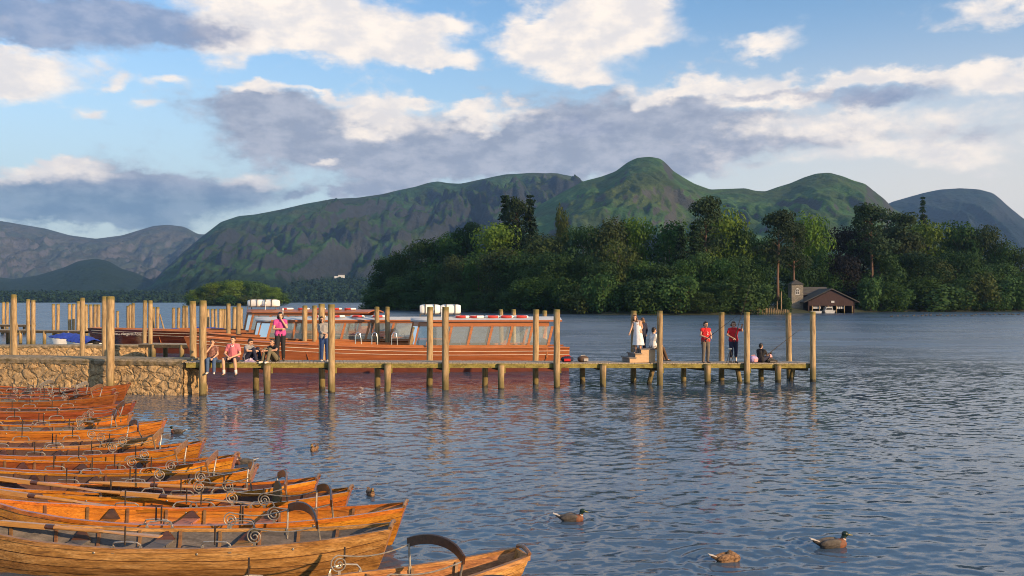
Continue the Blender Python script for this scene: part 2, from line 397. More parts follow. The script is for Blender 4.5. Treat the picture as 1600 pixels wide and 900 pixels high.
def stone_mat(name, cols, sc=2.2):
    m, t, b, out = new_mat(name)
    tc = nd(t, 'ShaderNodeTexCoord')
    n0 = noise(t, tc.outputs['Object'], 3.5, 4, .6)
    v = vmt(t, 'ADD', tc.outputs['Object'], vmt(t, 'SCALE', vmt(t, 'SUBTRACT', n0.outputs['Color'], (.5, .5, .5)).outputs[0], scale=.28).outputs[0]).outputs[0]
    v = vmt(t, 'MULTIPLY', v, (1, 1, 1.7)).outputs[0]
    vo = nd(t, 'ShaderNodeTexVoronoi'); lk(t, v, vo.inputs['Vector']); vo.inputs['Scale'].default_value = sc
    ve = nd(t, 'ShaderNodeTexVoronoi'); ve.feature = 'DISTANCE_TO_EDGE'; lk(t, v, ve.inputs['Vector']); ve.inputs['Scale'].default_value = sc
    n = noise(t, tc.outputs['Object'], 9, 7, .65)
    c = ramp(t, n.outputs[0], cols)
    sv = nd(t, 'ShaderNodeSeparateColor'); lk(t, vo.outputs['Color'], sv.inputs[0])
    c = mixc(t, .75, c, ramp(t, sv.outputs[0], [(0, (.72, .66, .62)), (.6, (1.05, 1, .95)), (1, (1.25, 1.1, .9))]), 'MULTIPLY')
    c = mixc(t, smooth(t, ve.outputs['Distance'], .0, .04, .45, 0), c, (.10, .065, .03))
    nb_ = noise(t, tc.outputs['Object'], 2.6, 6, .7, .5); c = mixc(t, smooth(t, nb_.outputs[0], .54, .68, 0, .6), c, (.12, .10, .05))
    lk(t, c, b.inputs['Base Color']); b.inputs['Roughness'].default_value = .9
    hgt = mth(t, 'ADD', smooth(t, ve.outputs['Distance'], 0, .18), mth(t, 'MULTIPLY', n.outputs[0], .7))
    bp = nd(t, 'ShaderNodeBump'); bp.inputs['Strength'].default_value = .8; bp.inputs['Distance'].default_value = .06
    lk(t, hgt, bp.inputs['Height']); lk(t, bp.outputs[0], b.inputs['Normal'])
    return m
M['rubble'] = stone_mat('rubble_stone', [(.28, (.16, .105, .05)), (.5, (.40, .28, .15)), (.72, (.53, .40, .24))])
M['towerstone'] = stone_mat('tower_stone', [(.28, (.10, .095, .085)), (.5, (.24, .225, .2)), (.72, (.42, .40, .36))], 1.3)
M['cap'] = nmat('concrete_cap', [(.34, (.11, .085, .035)), (.47, (.24, .185, .11)), (.66, (.36, .285, .2))], 6, rough=.9, bump=.6, fine=.5)

# ------------------------------------------------------------------ lake, shore, hills
def lake():
    rows = [6.0]
    while rows[-1] < 70: rows.append(rows[-1] * 1.0042)
    while rows[-1] < 3500: rows.append(rows[-1] * 1.10)
    th = np.tan(np.concatenate([np.radians(np.linspace(-58, -34, 40))[:-1], np.radians(np.linspace(-34, 34, 620)), np.radians(np.linspace(34, 58, 40))[1:]]))
    d = np.array(rows)[:, None]; X = d * th[None, :]; Y = d + 0 * X
    Z = np.zeros_like(X)
    rng = np.random.RandomState(3)
    for k in range(70):
        lam = .13 * 2 ** (rng.rand() * 2.3); a = R(98) + rng.randn() * .6
        kx, ky = math.cos(a) * 2 * math.pi / lam, math.sin(a) * 2 * math.pi / lam
        Z += .0025 * lam ** 1.0 * np.sin(kx * X + ky * Y + rng.rand() * 6.28)
    Z *= np.clip(1.25 * fbm2(X * .16, Y * .11, 5, 3) + .25, .3, 1.6)
    for px_, py_ in ((893,814),(1300,855),(1137,877),(579,774),(491,704)):      # rings and wakes round the ducks
        dk = H * F / (py_ - HY); cx, cy = (px_ - 800) / F * dk, dk; r_ = np.hypot(X - cx, Y - cy)
        Z += .007 * np.sin(r_ * 2 * math.pi / .24) * np.exp(-((r_ - .45) / .42) ** 2) * np.where(X < cx + .1, 1.3, .6)
    Z *= np.clip((70 - d) / 30, 0, 1)
    m, t, b, out = new_mat('lake_water')
    ge = nd(t, 'ShaderNodeNewGeometry')
    p1 = vmt(t, 'MULTIPLY', ge.outputs['Position'], (.75, 1.15, 0)).outputs[0]
    n1 = noise(t, p1, 2.0, 3, .55, .5); n2 = noise(t, p1, 7.5, 3, .55, .4); n3 = noise(t, vmt(t, 'MULTIPLY', ge.outputs['Position'], (.035, .06, 0)).outputs[0], 1, 3, .55)
    a1 = vmt(t, 'SCALE', vmt(t, 'SUBTRACT', n1.outputs['Color'], (.5, .5, .5)).outputs[0], scale=.24).outputs[0]
    a2 = vmt(t, 'SCALE', vmt(t, 'SUBTRACT', n2.outputs['Color'], (.5, .5, .5)).outputs[0], scale=.20).outputs[0]
    s_ = vmt(t, 'ADD', a1, a2).outputs[0]
    n4 = noise(t, vmt(t, 'MULTIPLY', ge.outputs['Position'], (.16, .75, 0)).outputs[0], 1.0, 4, .6, .4)
    sy = nd(t, 'ShaderNodeSeparateXYZ'); lk(t, ge.outputs['Position'], sy.inputs[0])
    mid_ = nd(t, 'ShaderNodeVectorMath'); mid_.operation = 'SCALE'; lk(t, s_, mid_.inputs[0]); lk(t, smooth(t, sy.outputs[1], 16, 34, 1.0, 1.5), mid_.inputs['Scale'])
    far_ = nd(t, 'ShaderNodeVectorMath'); far_.operation = 'SCALE'; lk(t, vmt(t, 'SUBTRACT', n4.outputs['Color'], (.5, .5, .5)).outputs[0], far_.inputs[0]); lk(t, smooth(t, sy.outputs[1], 26, 65, 0, .50), far_.inputs['Scale'])
    s_ = vmt(t, 'ADD', mid_.outputs[0], far_.outputs[0]).outputs[0]
    sc_ = nd(t, 'ShaderNodeVectorMath'); sc_.operation = 'SCALE'; lk(t, s_, sc_.inputs[0]); lk(t, smooth(t, n3.outputs[0], .35, .65, .45, 1.4), sc_.inputs['Scale'])
    s_ = vmt(t, 'MULTIPLY', sc_.outputs[0], (.6, 1.0, 0)).outputs[0]
    nn = vmt(t, 'NORMALIZE', vmt(t, 'ADD', ge.outputs['Normal'], s_).outputs[0]).outputs[0]
    lk(t, nn, b.inputs['Normal'])
    b.inputs['Base Color'].default_value = (.048, .080, .125, 1)
    lk(t, mth(t, 'ADD', smooth(t, sy.outputs[1], 20, 75, .07, .27), smooth(t, n3.outputs[0], .35, .65, -.03, .05)), b.inputs['Roughness'])
    b.inputs['IOR'].default_value = 1.333; b.inputs['Specular IOR Level'].default_value = .5
    me = np_mesh('lake', np.stack([X, Y, Z], -1).reshape(-1, 3), gridq(*X.shape), m)
    o = bpy.data.objects.new('lake', me); COL.objects.link(o); tag(o, 'rippled blue grey lake', None, None, 'structure'); del o['label']
    return o
lake()

def shore_near():
    m = nmat('gravel', [(.3, (.10, .075, .05)), (.7, (.27, .215, .15))], 12, rough=.95, bump=.5, fine=.5)
    xs = np.linspace(-60, 60, 140); ys = np.linspace(-60, 34, 100); X, Y = np.meshgrid(xs, ys)
    side = np.clip((-X - (7.4 + np.clip(Y, 0, 40) * .36)) / 6, -1.2, 2)
    back = np.clip((5.2 - Y) / 4, -1.2, 1.5)
    Z = np.clip(np.maximum(side * .5, back * .9), -.7, 1.5) + .12 * (fbm2(X * .7, Y * .7, 4) - .5)
    me = np_mesh('shore', np.stack([X, Y, Z], -1).reshape(-1, 3), gridq(*X.shape), m)
    o = bpy.data.objects.new('shore', me); COL.objects.link(o); o['kind'] = 'structure'
shore_near()

def hill_mat(name, grass, bracken, rock, wood, rockiness=.5, woodz=60., sc=1.0):
    m, t, b, out = new_mat(name)
    ge = nd(t, 'ShaderNodeNewGeometry'); pos = ge.outputs['Position']
    sp = nd(t, 'ShaderNodeSeparateXYZ'); lk(t, pos, sp.inputs[0])
    sn = nd(t, 'ShaderNodeSeparateXYZ'); lk(t, ge.outputs['Normal'], sn.inputs[0])
    n1 = noise(t, pos, .0042 * sc, 8, .62, .6); n2 = noise(t, pos, .016 * sc, 7, .65, .3); n3 = noise(t, pos, .06 * sc, 5, .65)
    c = mixc(t, smooth(t, n1.outputs[0], .42, .6), grass, bracken)
    c = mixc(t, 1.0, c, ramp(t, n2.outputs[0], [(.3, (.55, .6, .6)), (.7, (1.35, 1.3, 1.2))]), 'MULTIPLY')
    c = mixc(t, 1.0, c, ramp(t, n3.outputs[0], [(.3, (.72, .74, .76)), (.7, (1.25, 1.22, 1.15))]), 'MULTIPLY')
    rk = mth(t, 'ADD', smooth(t, sn.outputs[2], .62, .86, .5, -.3), mth(t, 'SUBTRACT', n2.outputs[0], .5 + (1 - rockiness) * .22))
    c = mixc(t, smooth(t, rk, -.12, .26), c, mixc(t, n3.outputs[0], tuple(q * .5 for q in rock), tuple(q * 1.5 for q in rock)))
    wz = mth(t, 'ADD', sp.outputs[2], mth(t, 'MULTIPLY', mth(t, 'SUBTRACT', n1.outputs[0], .5), -woodz * 3))
    wz = mth(t, 'ADD', wz, mth(t, 'MULTIPLY', mth(t, 'SUBTRACT', n2.outputs[0], .5), -woodz * 1.6))
    wc = mixc(t, n3.outputs[0], tuple(q * .45 for q in wood), tuple(q * 1.5 for q in wood))
    c = mixc(t, smooth(t, wz, woodz * .8, woodz * 1.25, 1, 0), c, wc)
    lk(t, c, b.inputs['Base Color']); b.inputs['Roughness'].default_value = .95; b.inputs['Specular IOR Level'].default_value = .1
    bp = nd(t, 'ShaderNodeBump'); bp.inputs['Strength'].default_value = 1.0; bp.inputs['Distance'].default_value = 20
    lk(t, mth(t, 'ADD', n2.outputs[0], mth(t, 'MULTIPLY', n3.outputs[0], .35)), bp.inputs['Height']); lk(t, bp.outputs[0], b.inputs['Normal'])
    return m
def hill(name, sky, D, base, m, seed, gully=1.0, prof=1.25, ncol=360, nrow=110, tilt=0.0, back=.35):
    """a fell: its crest follows the skyline at distance D, its flank comes down to the lake at distance base"""
    px = np.linspace(sky[0][0], sky[-1][0], ncol); sx = [p[0] for p in sky]; sy = [p[1] for p in sky]
    py = np.interp(px, sx, sy)
    kern = np.hanning(9); kern /= kern.sum(); pyp = np.pad(py, 4, mode='edge'); py = np.convolve(pyp, kern, 'valid')
    Dc = D(px) if callable(D) else D + 0 * px
    zc = H + (HY - py) / F * Dc; zc = np.maximum(zc, 1)
    s = np.concatenate([np.linspace(-back, 0, 16)[:-1], np.linspace(0, 1.03, nrow)])[:, None]
    bs = base(px) if callable(base) else base + 0 * px
    d = Dc - (Dc - bs) * s
    X = (px - 800)[None, :] / F * np.where(s < 0, d, d); Y = d
    pr = np.where(s >= 0, np.clip(1 - s, 0, 1) ** prof, np.clip(1 + s * 1.4, 0, 1))
    Z = zc[None, :] * pr
    amp = np.clip(s * 3.2, .012, 1) * np.clip((1.03 - s) * 5, 0, 1)
    sc = 1 / 420.
    wx = fbm2(X * sc * .7, Y * sc * .7, seed + 9, 3) * 1.6
    rid = 1 - np.abs(2 * fbm2(X * sc * 1.6 + wx, Y * sc * .55, seed, 5, 2.1, .52) - 1)
    f2 = fbm2(X * sc * 4, Y * sc * 4, seed + 1, 5) - .5
    Z = Z + amp * zc[None, :] * (.50 * gully * (rid - .75) + .16 * gully * f2 + .11 * gully * (1 - np.abs(2 * fbm2(X * sc * 6 + wx * 2, Y * sc * 2.6, seed + 3, 5) - 1) - .8))
    Z = np.where(s > 1.0, -2, Z); Z = np.where(s <= -back + .001, -2, Z)
    me = np_mesh(name, np.stack([X, Y + 0 * X, Z], -1).reshape(-1, 3), gridq(*X.shape)[:, ::-1], m)
    o = bpy.data.objects.new(name, me); COL.objects.link(o); o['kind'] = 'structure'
    return o
HM = {
 'cat': hill_mat('catbells_turf', (.050, .112, .040), (.058, .088, .036), (.060, .065, .062), (.018, .036, .016), .35, 55),
 'moor': hill_mat('moor_turf', (.034, .082, .042), (.046, .062, .036), (.040, .050, .062), (.014, .034, .020), .62, 60),
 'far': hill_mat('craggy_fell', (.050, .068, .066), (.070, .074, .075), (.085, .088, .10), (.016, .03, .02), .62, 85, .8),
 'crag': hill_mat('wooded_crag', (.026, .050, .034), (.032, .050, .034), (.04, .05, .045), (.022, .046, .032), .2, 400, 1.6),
 'blue': hill_mat('hazed_heather_fell', (.018, .040, .050), (.022, .036, .046), (.026, .036, .046), (.02, .035, .025), .3, 40),  # heather tone with distant blue and shade put into the colour
}
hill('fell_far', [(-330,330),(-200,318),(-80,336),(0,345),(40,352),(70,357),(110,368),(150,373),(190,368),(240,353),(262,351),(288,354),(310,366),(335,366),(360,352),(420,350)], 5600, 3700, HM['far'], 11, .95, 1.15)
hill('fell_wooded', [(-330,425),(-120,410),(-40,428),(20,436),(60,430),(100,418),(122,408),(150,404),(170,408),(190,420),(215,427),(240,440),(280,448),(360,455),(420,465)], 3300, 2350, HM['crag'], 21, .8, .9)
hill('fell_ridge', [(150,478),(200,458),(232,446),(258,420),(285,395),(310,374),(345,347),(372,338),(400,335),(440,327),(480,318),(520,311),(560,309),(600,303),(620,298),(650,292),(668,286),(684,283),(700,286),(720,287),(760,279),(790,272),(830,270),(870,271),(900,277),(915,286),(960,300),(1040,330),(1120,372),(1200,430)], 3400, lambda p: 1750 + 0 * p, HM['moor'], 31, 1.35, 1.2, 620, 170)
hill('fell_peak', [(620,455),(700,425),(780,372),(840,322),(880,300),(912,283),(940,276),(962,268),(980,254),(995,247),(1015,245),(1032,248),(1044,258),(1050,266),(1066,276),(1085,287),(1110,296),(1135,295),(1165,294),(1180,298),(1196,299),(1215,292),(1235,286),(1256,277),(1276,271),(1297,270),(1316,275),(1334,282),(1352,287),(1364,297),(1382,311),(1395,325),(1420,340),(1470,372),(1540,410),(1640,445),(1800,462)], 2350, 1150, HM['cat'], 41, .8, 1.3, 620, 170)
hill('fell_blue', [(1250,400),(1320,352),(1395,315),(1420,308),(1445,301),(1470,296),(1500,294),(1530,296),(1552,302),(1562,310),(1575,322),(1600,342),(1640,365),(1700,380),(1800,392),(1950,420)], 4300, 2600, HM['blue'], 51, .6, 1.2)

# ------------------------------------------------------------------ trees
def leaf_mat(name, lo, hi, vary=.25, transl=.25):
    lo, hi = (lo[0] * .84, lo[1] * 1.08, lo[2] * 1.08), (hi[0] * .86, hi[1] * 1.10, hi[2] * 1.08)
    m = nmat(name, [(.3, lo), (.7, hi)], .45, rough=.75, vary=vary, spec=.15, detail=4, transl=transl, fine=.12)
    return m
LM = {
 'oak': leaf_mat('leaf_oak', (.030, .055, .014), (.070, .110, .026)),
 'dark': leaf_mat('leaf_dark', (.020, .040, .014), (.048, .078, .022)),
 'light': leaf_mat('leaf_sunlit', (.065, .100, .014), (.150, .190, .028)),  # low sun on the crowns put into a lighter leaf colour
 'mid': leaf_mat('leaf_mid', (.036, .064, .020), (.082, .120, .034)),
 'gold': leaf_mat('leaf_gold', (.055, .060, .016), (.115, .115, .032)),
 'brown': leaf_mat('leaf_brown', (.034, .042, .016), (.074, .078, .026)),
 'copper': leaf_mat('leaf_copper', (.013, .011, .012), (.030, .022, .022)),
 'fir': leaf_mat('leaf_fir', (.018, .036, .016), (.042, .068, .028)),
 'pine': leaf_mat('leaf_pine', (.028, .042, .018), (.060, .074, .030)),
}
M['bark'] = nmat('bark_grey', [(.3, (.05, .042, .035)), (.7, (.12, .10, .08))], 3, (3, 3, .6), .9, .3)
M['barkred'] = nmat('bark_red', [(.3, (.10, .058, .038)), (.7, (.20, .12, .08))], 3, (3, 3, .6), .9, .3)

def leaf_quads(C, N, size, rng, flat=.55, droop=0.0):
    n = len(C)
    nr = N * 1.0 + rng.randn(n, 3) * flat; nr /= np.linalg.norm(nr, axis=1)[:, None]
    a = np.cross(nr, rng.randn(n, 3)); a /= np.linalg.norm(a, axis=1)[:, None]; b = np.cross(nr, a)
    sz = size * (.55 + .9 * rng.rand(n))[:, None]
    asp = (.6 + .5 * rng.rand(n))[:, None]
    A = a * sz; B = b * sz * asp
    if droop: B = B * .7; B[:, 2] -= droop * sz[:, 0]
    V = np.stack([C - A * .5 - B * .1, C - B * .5, C + A * .5 + B * .1, C + B * .5], 1).reshape(-1, 3)
    return V, np.arange(n * 4).reshape(-1, 4)
def crown_mesh(name, lobes, m, n, size, seed, fill=.30, droop=0.0, flat=.45, norm=0.0):
    rng = np.random.RandomState(seed); L = np.array(lobes, float)
    wgt = L[:, 3] ** 2; idx = rng.choice(len(L), n, p=wgt / wgt.sum())
    u = rng.randn(n, 3); u /= np.linalg.norm(u, axis=1)[:, None]
    rad = np.where(rng.rand(n) < fill, rng.rand(n) ** .5, .86 + .2 * rng.rand(n))
    bump = .78 + .44 * fbm2(u[:, 0] * 2.2 + idx * 3.1, u[:, 1] * 2.2 + u[:, 2] * 1.7, seed, 3)
    sq = np.stack([L[idx, 3], L[idx, 3], L[idx, 3] * (L[idx, 4] if L.shape[1] > 4 else .8)], 1)
    C = L[idx, :3] + u * sq * (rad * bump)[:, None]
    keep = np.ones(n, bool)
    N = u.copy(); N[:, 2] += .25
    if norm: C[:, 2] *= (1.0 - size) / np.percentile(C[:, 2], 99.5); C[:, :2] *= norm / (2 * np.percentile(np.abs(C[:, 0]), 98.5))
    V, Q = leaf_quads(C[keep], N[keep], size, rng, flat, droop)
    return np_mesh(name, V, Q, m, False)
def broadleaf(seed, h=1.0, w=.5, low=.12, nl=26, rag=.22):
    rng = np.random.RandomState(seed); L = []
    for i in range(nl):
        z = low + (1 - low) * (rng.rand() ** .85) * .9
        q = (z - low) / (1 - low); env = w * .5 * math.sqrt(max(0.05, 1 - max(0, (q - .35) / .68) ** 2.4)) * (.8 + .2 * min(1, q / .3))
        a = rng.rand() * 6.28; rr = env * (.35 + .6 * rng.rand()); r = (.10 + .085 * rng.rand()) * (.75 + w * .5)
        L.append((math.cos(a) * rr, math.sin(a) * rr, min(z, .97 - r * .75) * h, r, .85))
    L.append((rng.randn() * .03, rng.randn() * .03, .84, .15, .9)); L.append((0, 0, .55, w * .36, 1.1))
    for k in range(4): a = k * 1.57 + rng.rand(); L.append((math.cos(a) * w * .22, math.sin(a) * w * .22, .78 + .06 * rng.rand(), .14, .85))
    return L
def trunk_obj(pts, rs, branches, m, parent, sc=1.0):
    b = MB(); b.tube(pts, rs, 8)
    for p, r_ in branches: b.tube(p, r_, 5)
    return b.build('trunk', m, parent)
TREE_MESH = {}
def proto(kind, v):
    key = (kind, v)
    if key in TREE_MESH: return TREE_MESH[key]
    rng = random.Random(hash(kind) % 1000 * 0 + sum(map(ord, kind)) * 13 + v); sd = sum(map(ord, kind)) + v * 77
    tm = M['bark']; tb = MB()
    if kind in ('oak', 'dark', 'light', 'mid', 'brown', 'copper'):
        w = {'oak': .72, 'dark': .62, 'light': .62, 'mid': .66, 'brown': .78, 'copper': .62}[kind]
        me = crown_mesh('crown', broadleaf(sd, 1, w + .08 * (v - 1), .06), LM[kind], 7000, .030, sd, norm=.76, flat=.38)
        tb.tube([(0, 0, -.03), (.004, 0, .2), (-.008, .006, .45), (.0, 0, .72)], [.020, .016, .012, .004], 8)
        for k in range(7):
            a = k * 2.4 + v; z = .24 + .06 * k; tb.tube([(0, 0, z), (math.cos(a) * .1, math.sin(a) * .1, z + .10), (math.cos(a) * .22 * w / .6, math.sin(a) * .22 * w / .6, z + .17)], [.008, .006, .002], 5)
    elif kind == 'bush':
        rr = np.random.RandomState(sd); L = [(rr.randn() * .26, rr.randn() * .22, .22 + .5 * rr.rand(), .2 + .12 * rr.rand(), .95) for _ in range(20)] + [(0, 0, .45, .42, 1.0)]
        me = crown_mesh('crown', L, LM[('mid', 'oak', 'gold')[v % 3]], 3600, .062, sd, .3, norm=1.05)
        for k in range(6):
            a = k * 1.05; tb.tube([(0, 0, -.05), (math.cos(a) * .12, math.sin(a) * .12, .35), (math.cos(a) * .2, math.sin(a) * .2, .7)], [.02, .013, .004], 5)
    elif kind == 'birch':
        rr = np.random.RandomState(sd); L = []
        for i in range(26):
            z = .14 + .8 * rr.rand(); e = .26 * math.sin(math.pi * min(.98, (z * .85 + .12))) + .03; a = rr.rand() * 6.28
            L.append((math.cos(a) * e * .8, math.sin(a) * e * .8, z, .075 + .05 * rr.rand(), 1.7))
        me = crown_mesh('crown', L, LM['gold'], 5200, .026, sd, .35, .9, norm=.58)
        tb.tube([(0, 0, -.03), (.01, 0, .4), (0, 0, .9)], [.014, .010, .003], 8)
        for k in range(9):
            a = k * 2.4; z = .2 + .07 * k; tb.tube([(0, 0, z), (math.cos(a) * .12, math.sin(a) * .12, z + .1), (math.cos(a) * .19, math.sin(a) * .19, z + .05)], [.006, .004, .002], 5)
    elif kind in ('spruce', 'spire'):
        rr = np.random.RandomState(sd); w = .30 if kind == 'spruce' else .24; Cs = []; Ns = []
        for tier in range(44):
            z = .1 + .89 * (tier + rr.rand() * .8) / 44; rad = w * (1 - z) ** 1.12 * 1.15 * (.75 + .5 * rr.rand()) * .75 + .012
            nb = 6
            for k in range(nb):
                if rr.rand() < .12: continue
                a = rr.rand() * 6.28; rl = rad * (.7 + .5 * rr.rand())
                tb.tube([(0, 0, z), (math.cos(a) * rl * .95, math.sin(a) * rl * .95, z - .35 * rl)], [.003, .001], 4, False)
                m_ = 22
                q = rr.rand(m_); Cs.append(np.stack([np.cos(a) * rl * q + rr.randn(m_) * .012, np.sin(a) * rl * q + rr.randn(m_) * .012, z - .38 * rl * q ** 1.2 - .012 * rr.rand(m_)], 1))
                Ns.append(np.tile([math.cos(a) * .5, math.sin(a) * .5, .8], (m_, 1)))
        C = np.concatenate(Cs); N = np.concatenate(Ns); V, Q = leaf_quads(C, N, .021 if kind == 'spruce' else .014, rr, .5)
        me = np_mesh('crown', V, Q, LM['fir'], False)
        tb.tube([(0, 0, -.03), (0, 0, .5), (0, 0, 1.0)], [.014, .009, .001], 8); tm = M['bark']
    elif kind == 'pine':
        rr = np.random.RandomState(sd); L = []
        lo = (.42, .34, .50)[v % 3]
        for i in range(34):
            z = lo + (.98 - lo) * rr.rand(); q = (z - lo) / (1 - lo); e = .17 * (1 - .65 * q) ; a = rr.rand() * 6.28
            L.append((math.cos(a) * e * (.4 + .6 * rr.rand()), math.sin(a) * e * (.4 + .6 * rr.rand()), z, .05 + .045 * rr.rand(), .62))
            tb.tube([(0, 0, z - .05), (L[-1][0], L[-1][1], z)], [.005, .002], 5)
        me = crown_mesh('crown', L, LM['pine'], 4200, .022, sd, .3, norm=.40)
        tb.tube([(0, 0, -.03), (.006, .0, .35), (-.004, .004, .65), (0, 0, .95)], [.0165, .0135, .0095, .002], 8); tm = M['barkred']
    TREE_MESH[key] = (me, tb.mesh('trunk', tm)); return TREE_MESH[key]
TREES = []
KINDTXT = {'oak': ('broad green oak tree', 'oak_tree'), 'dark': ('dark green round-headed tree', 'broadleaf_tree'), 'light': ('tree coloured sunlit yellow-green', 'sunlit_leaf_tree'),
           'mid': ('mid green leafy tree', 'broadleaf_tree'), 'brown': ('brownish green spreading tree', 'oak_tree'), 'copper': ('dark purple copper beech', 'beech_tree'),
           'bush': ('low rounded waterside bush', 'shrub'), 'birch': ('golden drooping birch tree', 'birch_tree'), 'spruce': ('dark conical spruce tree', 'spruce_tree'),
           'spire': ('very narrow spire-topped conifer', 'spruce_tree'), 'pine': ('tall pine with bare reddish trunk', 'pine_tree')}
def tree(kind, px, top, d, wpx, where='island', v=None, gz=None):
    z0 = gz if gz is not None else 0.6
    h = H + (HY - top) / F * d - z0
    v = random.randrange(3) if v is None else v
    cme, tme = proto(kind, v)
    bbw = {'spruce': .30, 'spire': .22, 'pine': .40, 'birch': .58, 'bush': 1.05}.get(kind, .76)
    sx = wpx / F * d / bbw
    o = thing(KINDTXT[kind][1], None, 'shrub' if kind == 'bush' else 'tree', G(px, d, z0), random.random() * 6.28)
    c = bpy.data.objects.new('crown', cme); COL.objects.link(c); c.parent = o
    k = bpy.data.objects.new('trunk', tme); COL.objects.link(k); k.parent = o
    o.scale = (sx, sx, h)
    if kind in ('spruce', 'pine', 'spire'): k.scale = (min(1.5, h / sx * .9), min(1.5, h / sx * .9), 1)
    TREES.append((where, kind, px, o)); return o
def label_trees():
    buckets = {}
    for w, k, px, o in TREES: buckets.setdefault((w, k), []).append((px, o))
    for (w, k), L in buckets.items():
        L.sort(key=lambda q: q[0]); n = len(L)
        wt_ = {'island': 'on the wooded island', 'islet': 'on the distant islet'}[w]
        for i, (px, o) in enumerate(L):
            if n == 1: o['label'] = 'single ' + KINDTXT[k][0] + ' ' + wt_
            else: o['label'] = KINDTXT[k][0] + ' ' + wt_ + ', ' + nth(i, n)
            o['group'] = ('trees' if k != 'bush' else 'bushes') + ' on the ' + ('main island' if w == 'island' else 'distant islet')
# shoreline of the main island
ISH = [(560, 350), (620, 312), (700, 272), (800, 240), (950, 217), (1100, 212), (1180, 222), (1240, 238), (1300, 250), (1350, 262), (1450, 275), (1600, 284), (1720, 300), (1850, 330)]
def ish(px): return float(np.interp(px, [p[0] for p in ISH], [p[1] for p in ISH]))
def island_ground():
    m = nmat('island_ground', [(.3, (.02, .028, .012)), (.7, (.05, .055, .025))], .3, rough=.95, bump=.3)
    px = np.linspace(556, 1860, 220); dep = np.linspace(0, 95, 26)[:, None]
    base = np.array([ish(p) for p in px])[None, :]
    d = base + dep + 1.6 * (fbm2(px * .05, px * 0 + .3, 3, 4)[None, :] - .5); X = (px - 800)[None, :] / F * d
    Z = -.4 + 2.2 * (1 - np.exp(-dep / 9)) * np.clip(np.minimum(px - 556, 1860 - px) / 30, 0, 1)[None, :] * np.clip((95 - dep) / 10, 0, 1) + .3 * fbm2(X * .3, d * .3, 8)
    Z[-1] = -1
    me = np_mesh('island_ground', np.stack([X, d, Z], -1).reshape(-1, 3), gridq(*X.shape)[:, ::-1], m)
    o = bpy.data.objects.new('island_ground', me); COL.objects.link(o); o['kind'] = 'structure'
    # islet
    a = np.linspace(0, 6.2832, 49)[None, :]; r = np.linspace(0, 1, 12)[:, None]
    c = G(372, 640); X = c.x + 37 * r * np.cos(a); Y = c.y + 24 * r * np.sin(a); Z = 2.4 * (1 - r ** 2) - .6 + 0 * X
    me = np_mesh('islet_ground', np.stack([X, Y, Z], -1).reshape(-1, 3), gridq(*X.shape), m)
    o = bpy.data.objects.new('islet_ground', me); COL.objects.link(o); o['kind'] = 'structure'
island_ground()
# named skyline trees: kind, px, top row, width px, depth behind shore
for k, px, top, w, dd in [
  ('dark',602,402,52,14),('oak',628,390,58,20),('pine',652,378,44,30),('dark',672,372,66,26),('oak',702,360,76,34),('dark',728,352,44,40),('pine',738,345,36,44),
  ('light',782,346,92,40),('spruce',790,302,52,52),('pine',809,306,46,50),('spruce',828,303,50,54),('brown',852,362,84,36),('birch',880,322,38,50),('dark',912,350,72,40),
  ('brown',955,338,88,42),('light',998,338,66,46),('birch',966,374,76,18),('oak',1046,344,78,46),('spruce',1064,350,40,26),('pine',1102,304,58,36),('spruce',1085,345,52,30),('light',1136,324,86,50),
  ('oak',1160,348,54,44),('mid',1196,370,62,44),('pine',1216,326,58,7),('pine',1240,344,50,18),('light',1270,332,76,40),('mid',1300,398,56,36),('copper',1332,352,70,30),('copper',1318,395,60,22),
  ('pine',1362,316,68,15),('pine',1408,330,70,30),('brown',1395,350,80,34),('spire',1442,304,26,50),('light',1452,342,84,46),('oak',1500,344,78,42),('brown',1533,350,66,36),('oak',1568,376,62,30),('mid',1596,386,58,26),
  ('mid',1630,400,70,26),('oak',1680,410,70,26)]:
    tree(k, px, top, ish(px) + dd, w, v=2 if px in (1216, 1240, 1362) else None)
rt = random.Random(5)
px = 600
while px < 1600:          # middle of the wood
    if not (1228 < px < 1345 or 1196 < px < 1230):
        top = np.interp(px, [600, 700, 800, 900, 1000, 1100, 1200, 1300, 1400, 1500, 1600], [432, 405, 398, 405, 408, 402, 410, 425, 395, 400, 415]) + rt.uniform(-12, 16)
        tree(rt.choice(['oak', 'dark', 'mid', 'dark', 'oak', 'mid', 'brown']), px, top, ish(px) + rt.uniform(11, 20), rt.uniform(56, 76))
    px += rt.uniform(23, 33)
for px, top, w, k in [(1292,420,56,'dark'),(1322,432,44,'dark'),(1345,418,48,'mid'),(1190,432,40,'dark'),(1262,412,56,'dark'),(1285,390,60,'oak'),(1240,395,60,'dark'),(1312,408,64,'dark')]:
    tree(k, px, top, ish(px) + 26 + rt.uniform(0, 8), w)
px = 588
while px < 1640:          # bushes along the water
    if not 1200 < px < 1346:
        k = rt.choice(['bush', 'bush', 'mid', 'oak']); top = np.interp(px, [588, 700, 900, 1200, 1600], [462, 446, 442, 446, 448]) + rt.uniform(-16, 12)
        w = rt.uniform(44, 70); tree(k, px, top, ish(px) + rt.uniform(4, 8), w, gz=.2)
    px += rt.uniform(24, 36)
for px, top, w, v in [(907,447,64,2),(1064,428,74,0),(1140,432,80,0),(1470,440,96,0),(1528,424,56,2),(1395,446,62,1),(1226,458,30,1),(1360,430,50,0),(1590,428,60,0),(940,425,58,0),(1000,438,50,1)]:
    tree('bush', px, top, ish(px) + 3.4, w, v=v, gz=.1)
